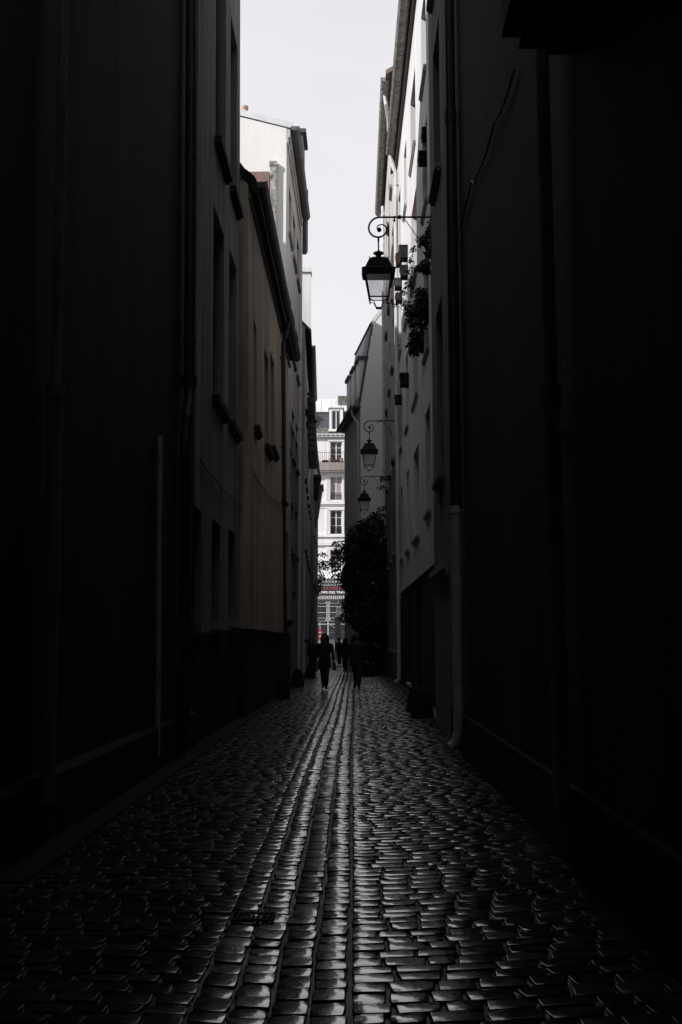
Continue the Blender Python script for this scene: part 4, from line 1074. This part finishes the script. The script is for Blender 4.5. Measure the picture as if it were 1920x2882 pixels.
# drain grate in the channel
def ground_at(px, py):
    r_ = ray(px, py); k = -CAMZ/r_.z; return r_.x*k, r_.y*k
xa, ya = ground_at(649, 2597); xb, yb = ground_at(775, 2583)
gr = MB(); zz = .022; w_ = xb-xa
y0_, y1_ = ya-.02, ya+.13
gr.box((xa, y0_, zz-.01), (xb, y0_+.018, zz)); gr.box((xa, y1_-.018, zz-.01), (xb, y1_, zz))
k = xa
while k < xb: gr.box((k, y0_+.018, zz-.01), (k+.012, y1_-.018, zz-.001)); k += .026
tag(gr.build('drain_grate', 'iron'), 'slotted iron drain grate set in the left files of the channel', 'drain grate')

# ------------------------------------------------------------------ people
def person(label, X, Y, height, face=-1, stride=.25, arm=.12, hair='long', coat=True, bag=None, build=1.0, hem=.80, top='coat', legs='denim'):
    """face -1: walks towards the camera, +1: walks away"""
    k = height/1.78
    root = empty('person', (X, Y, .02), label, 'person', 'people walking in the lane')
    zo = .02+road_z(X)
    V = []; E = []; Rr = []
    def v(x, y, z, r, parent=None, ry=None):
        V.append((X+x*k, Y+y*face*k, zo+z*k)); Rr.append((r*k, (ry or r)*k)); i = len(V)-1
        if parent is not None: E.append((parent, i))
        return i
    pel = v(0, 0, .96, .135*build, None, .105)
    ch1 = v(0, .01, 1.12, .125*build, pel, .095); ch2 = v(0, .01, 1.30, .150*build, ch1, .105); nk = v(0, 0, 1.44, .085, ch2, .07)
    n2 = v(0, .01, 1.52, .056, nk); hd = v(0, .02, 1.60, .078, n2, .088); hd2 = v(0, .015, 1.68, .080, hd, .092); hd3 = v(0, 0, 1.74, .045, hd2)
    v(0, .115, 1.635, .014, hd2)
    for sx in (-1, 1):
        ph = stride*sx
        hip = v(sx*.088, 0, .90, .105*build, pel); kn = v(sx*.072, ph*.55+.03, .50, .082, hip)
        an = v(sx*.052, ph, .11+(.07 if ph < 0 else 0), .066, kn); hl = v(sx*.052, ph-.03, .045+(.06 if ph < 0 else 0), .04, an); to = v(sx*.075, ph+.15, .03, .034, hl)
        shx = sx*.185*build; ap = -arm*sx
        sh = v(shx, 0, 1.41, .066, ch2); el = v(sx*(.235*build), ap*.3-.02, 1.13, .047, sh)
        wr = v(sx*(.25*build), ap+.06, .90, .030, el); pm = v(sx*(.25*build), ap+.075, .84, .032, wr, .02)
        for q in range(4):
            f0 = v(sx*(.25*build), ap+.045+q*.021, .785-(.0, .008, .006, -.006)[q], .0095, pm)
            v(sx*(.242*build), ap+.042+q*.022, .745-(.0, .014, .01, -.008)[q], .008, f0)
        t0 = v(sx*(.235*build), ap+.115, .825, .0105, pm); v(sx*(.23*build), ap+.125, .79, .009, t0)
    me = bpy.data.meshes.new('body'); me.from_pydata(V, E, []); ob = bpy.data.objects.new('tmp', me); COL.objects.link(ob)
    sk = ob.modifiers.new('s', 'SKIN'); sk.use_smooth_shade = True
    for i, sv in enumerate(me.skin_vertices[0].data): sv.radius = Rr[i]; sv.use_root = (i == 0)
    su = ob.modifiers.new('u', 'SUBSURF'); su.levels = su.render_levels = 1
    bpy.context.view_layer.update(); dg = bpy.context.evaluated_depsgraph_get()
    m2 = bpy.data.meshes.new_from_object(ob.evaluated_get(dg)); bpy.data.objects.remove(ob)
    for a in m2.vertices: a.co -= root.location
    m2.materials.clear(); m2.materials.append(M['skin']); m2.materials.append(M[legs]); m2.materials.append(M[top]); m2.materials.append(M['shoe'])
    for p_ in m2.polygons:
        z_ = (p_.center.z)/k; r_ = math.hypot(p_.center.x, 0)/k
        if z_ < .09: p_.material_index = 3
        elif z_ < .97 and r_ < .19: p_.material_index = 1
        elif z_ < 1.47 and not (z_ < .885 and r_ >= .19): p_.material_index = 2
        p_.use_smooth = True
    bo = bpy.data.objects.new('body', m2); COL.objects.link(bo); bo.parent = root
    def loc(x, y, z): return (X+x*k, Y+y*face*k, zo+z*k)
    # hair
    h = MB()
    h.ball(loc(0, -.012, 1.675), (.096*k, .106*k, .104*k), 14)
    if hair == 'long':
        h.ball(loc(0, -.055, 1.50), (.145*k, .07*k, .25*k), 14); h.ball(loc(-.092, .01, 1.51), (.055*k, .065*k, .20*k), 12); h.ball(loc(.092, .01, 1.51), (.055*k, .065*k, .20*k), 12)
    h.build('hair', 'hair', root, smooth=True)
    if coat:
        c_ = MB(); n_ = 18; rings = [(1.50, .06, .06), (1.465, .085, .075), (1.44, .125*build, .09), (1.405, .168*build, .105), (1.35, .192*build, .118), (1.22, .182*build, .13), (1.06, .168*build, .128), (.93, .185*build, .14), (hem+.08, .205*build, .155), (hem, .20*build, .15)]
        vs = []; fs = []
        for (z_, rx, ry) in rings:
            for j in range(n_):
                t = 2*math.pi*j/n_; vs.append(loc(rx*math.cos(t), ry*math.sin(t), z_))
        for i in range(len(rings)-1):
            for j in range(n_): fs.append((i*n_+j, i*n_+(j+1) % n_, (i+1)*n_+(j+1) % n_, (i+1)*n_+j))
        c_.add(vs, fs)
        for sx in (-1, 1):
            ap = -arm*sx
            c_.tube([loc(sx*.135*build, 0, 1.41), loc(sx*.195*build, -.005, 1.35), loc(sx*.235*build, ap*.3-.02, 1.13), loc(sx*.25*build, ap+.045, .92)], [.075*k, .072*k, .06*k, .048*k], 12)
        c_.build('jacket', top, root, smooth=True)
    if bag:
        sx = bag
        b_ = MB(); p_ = loc(sx*.30, .02, .74); b_.taper((p_[0], p_[1], p_[2]-.14*k), .13*k, .30*k, (p_[0], p_[1], p_[2]+.10*k), .09*k, .24*k)
        b_.tube([loc(sx*.27, -.06, .84), loc(sx*.235, -.02, 1.1), loc(sx*.16, 0, 1.45), loc(sx*.235, .06, 1.1), loc(sx*.28, .09, .84)], .011*k, 6)
        bg_o = b_.build('handbag', 'leather', None, origin=loc(sx*.30, .02, .6)); tag(bg_o, 'black shoulder bag at the side of the long-haired walker', 'bag')
    return root
person('long-haired walker in a dark jacket and trousers with a shoulder bag, left of centre', -.93, 31.6, 1.70, -1, .16, .10, 'long', True, bag=1, build=1.08, hem=.66)
person('broad figure in dark clothes walking on the right beside the long-haired walker', .055, 31.7, 1.70, -1, .20, .12, 'short', True, build=1.28, hem=.74)
person('small distant walker in dark clothes between the two nearest people', -1.02, 66, 1.74, 1, .14, .1, 'short', True)
person('distant walker mid-stride, just left of the broad figure', -.50, 50.5, 1.66, 1, .30, .14, 'long', True)
person('walker mostly hidden at the left wall behind the long-haired walker', -1.90, 47.0, 1.66, -1, .18, .1, 'short', True)
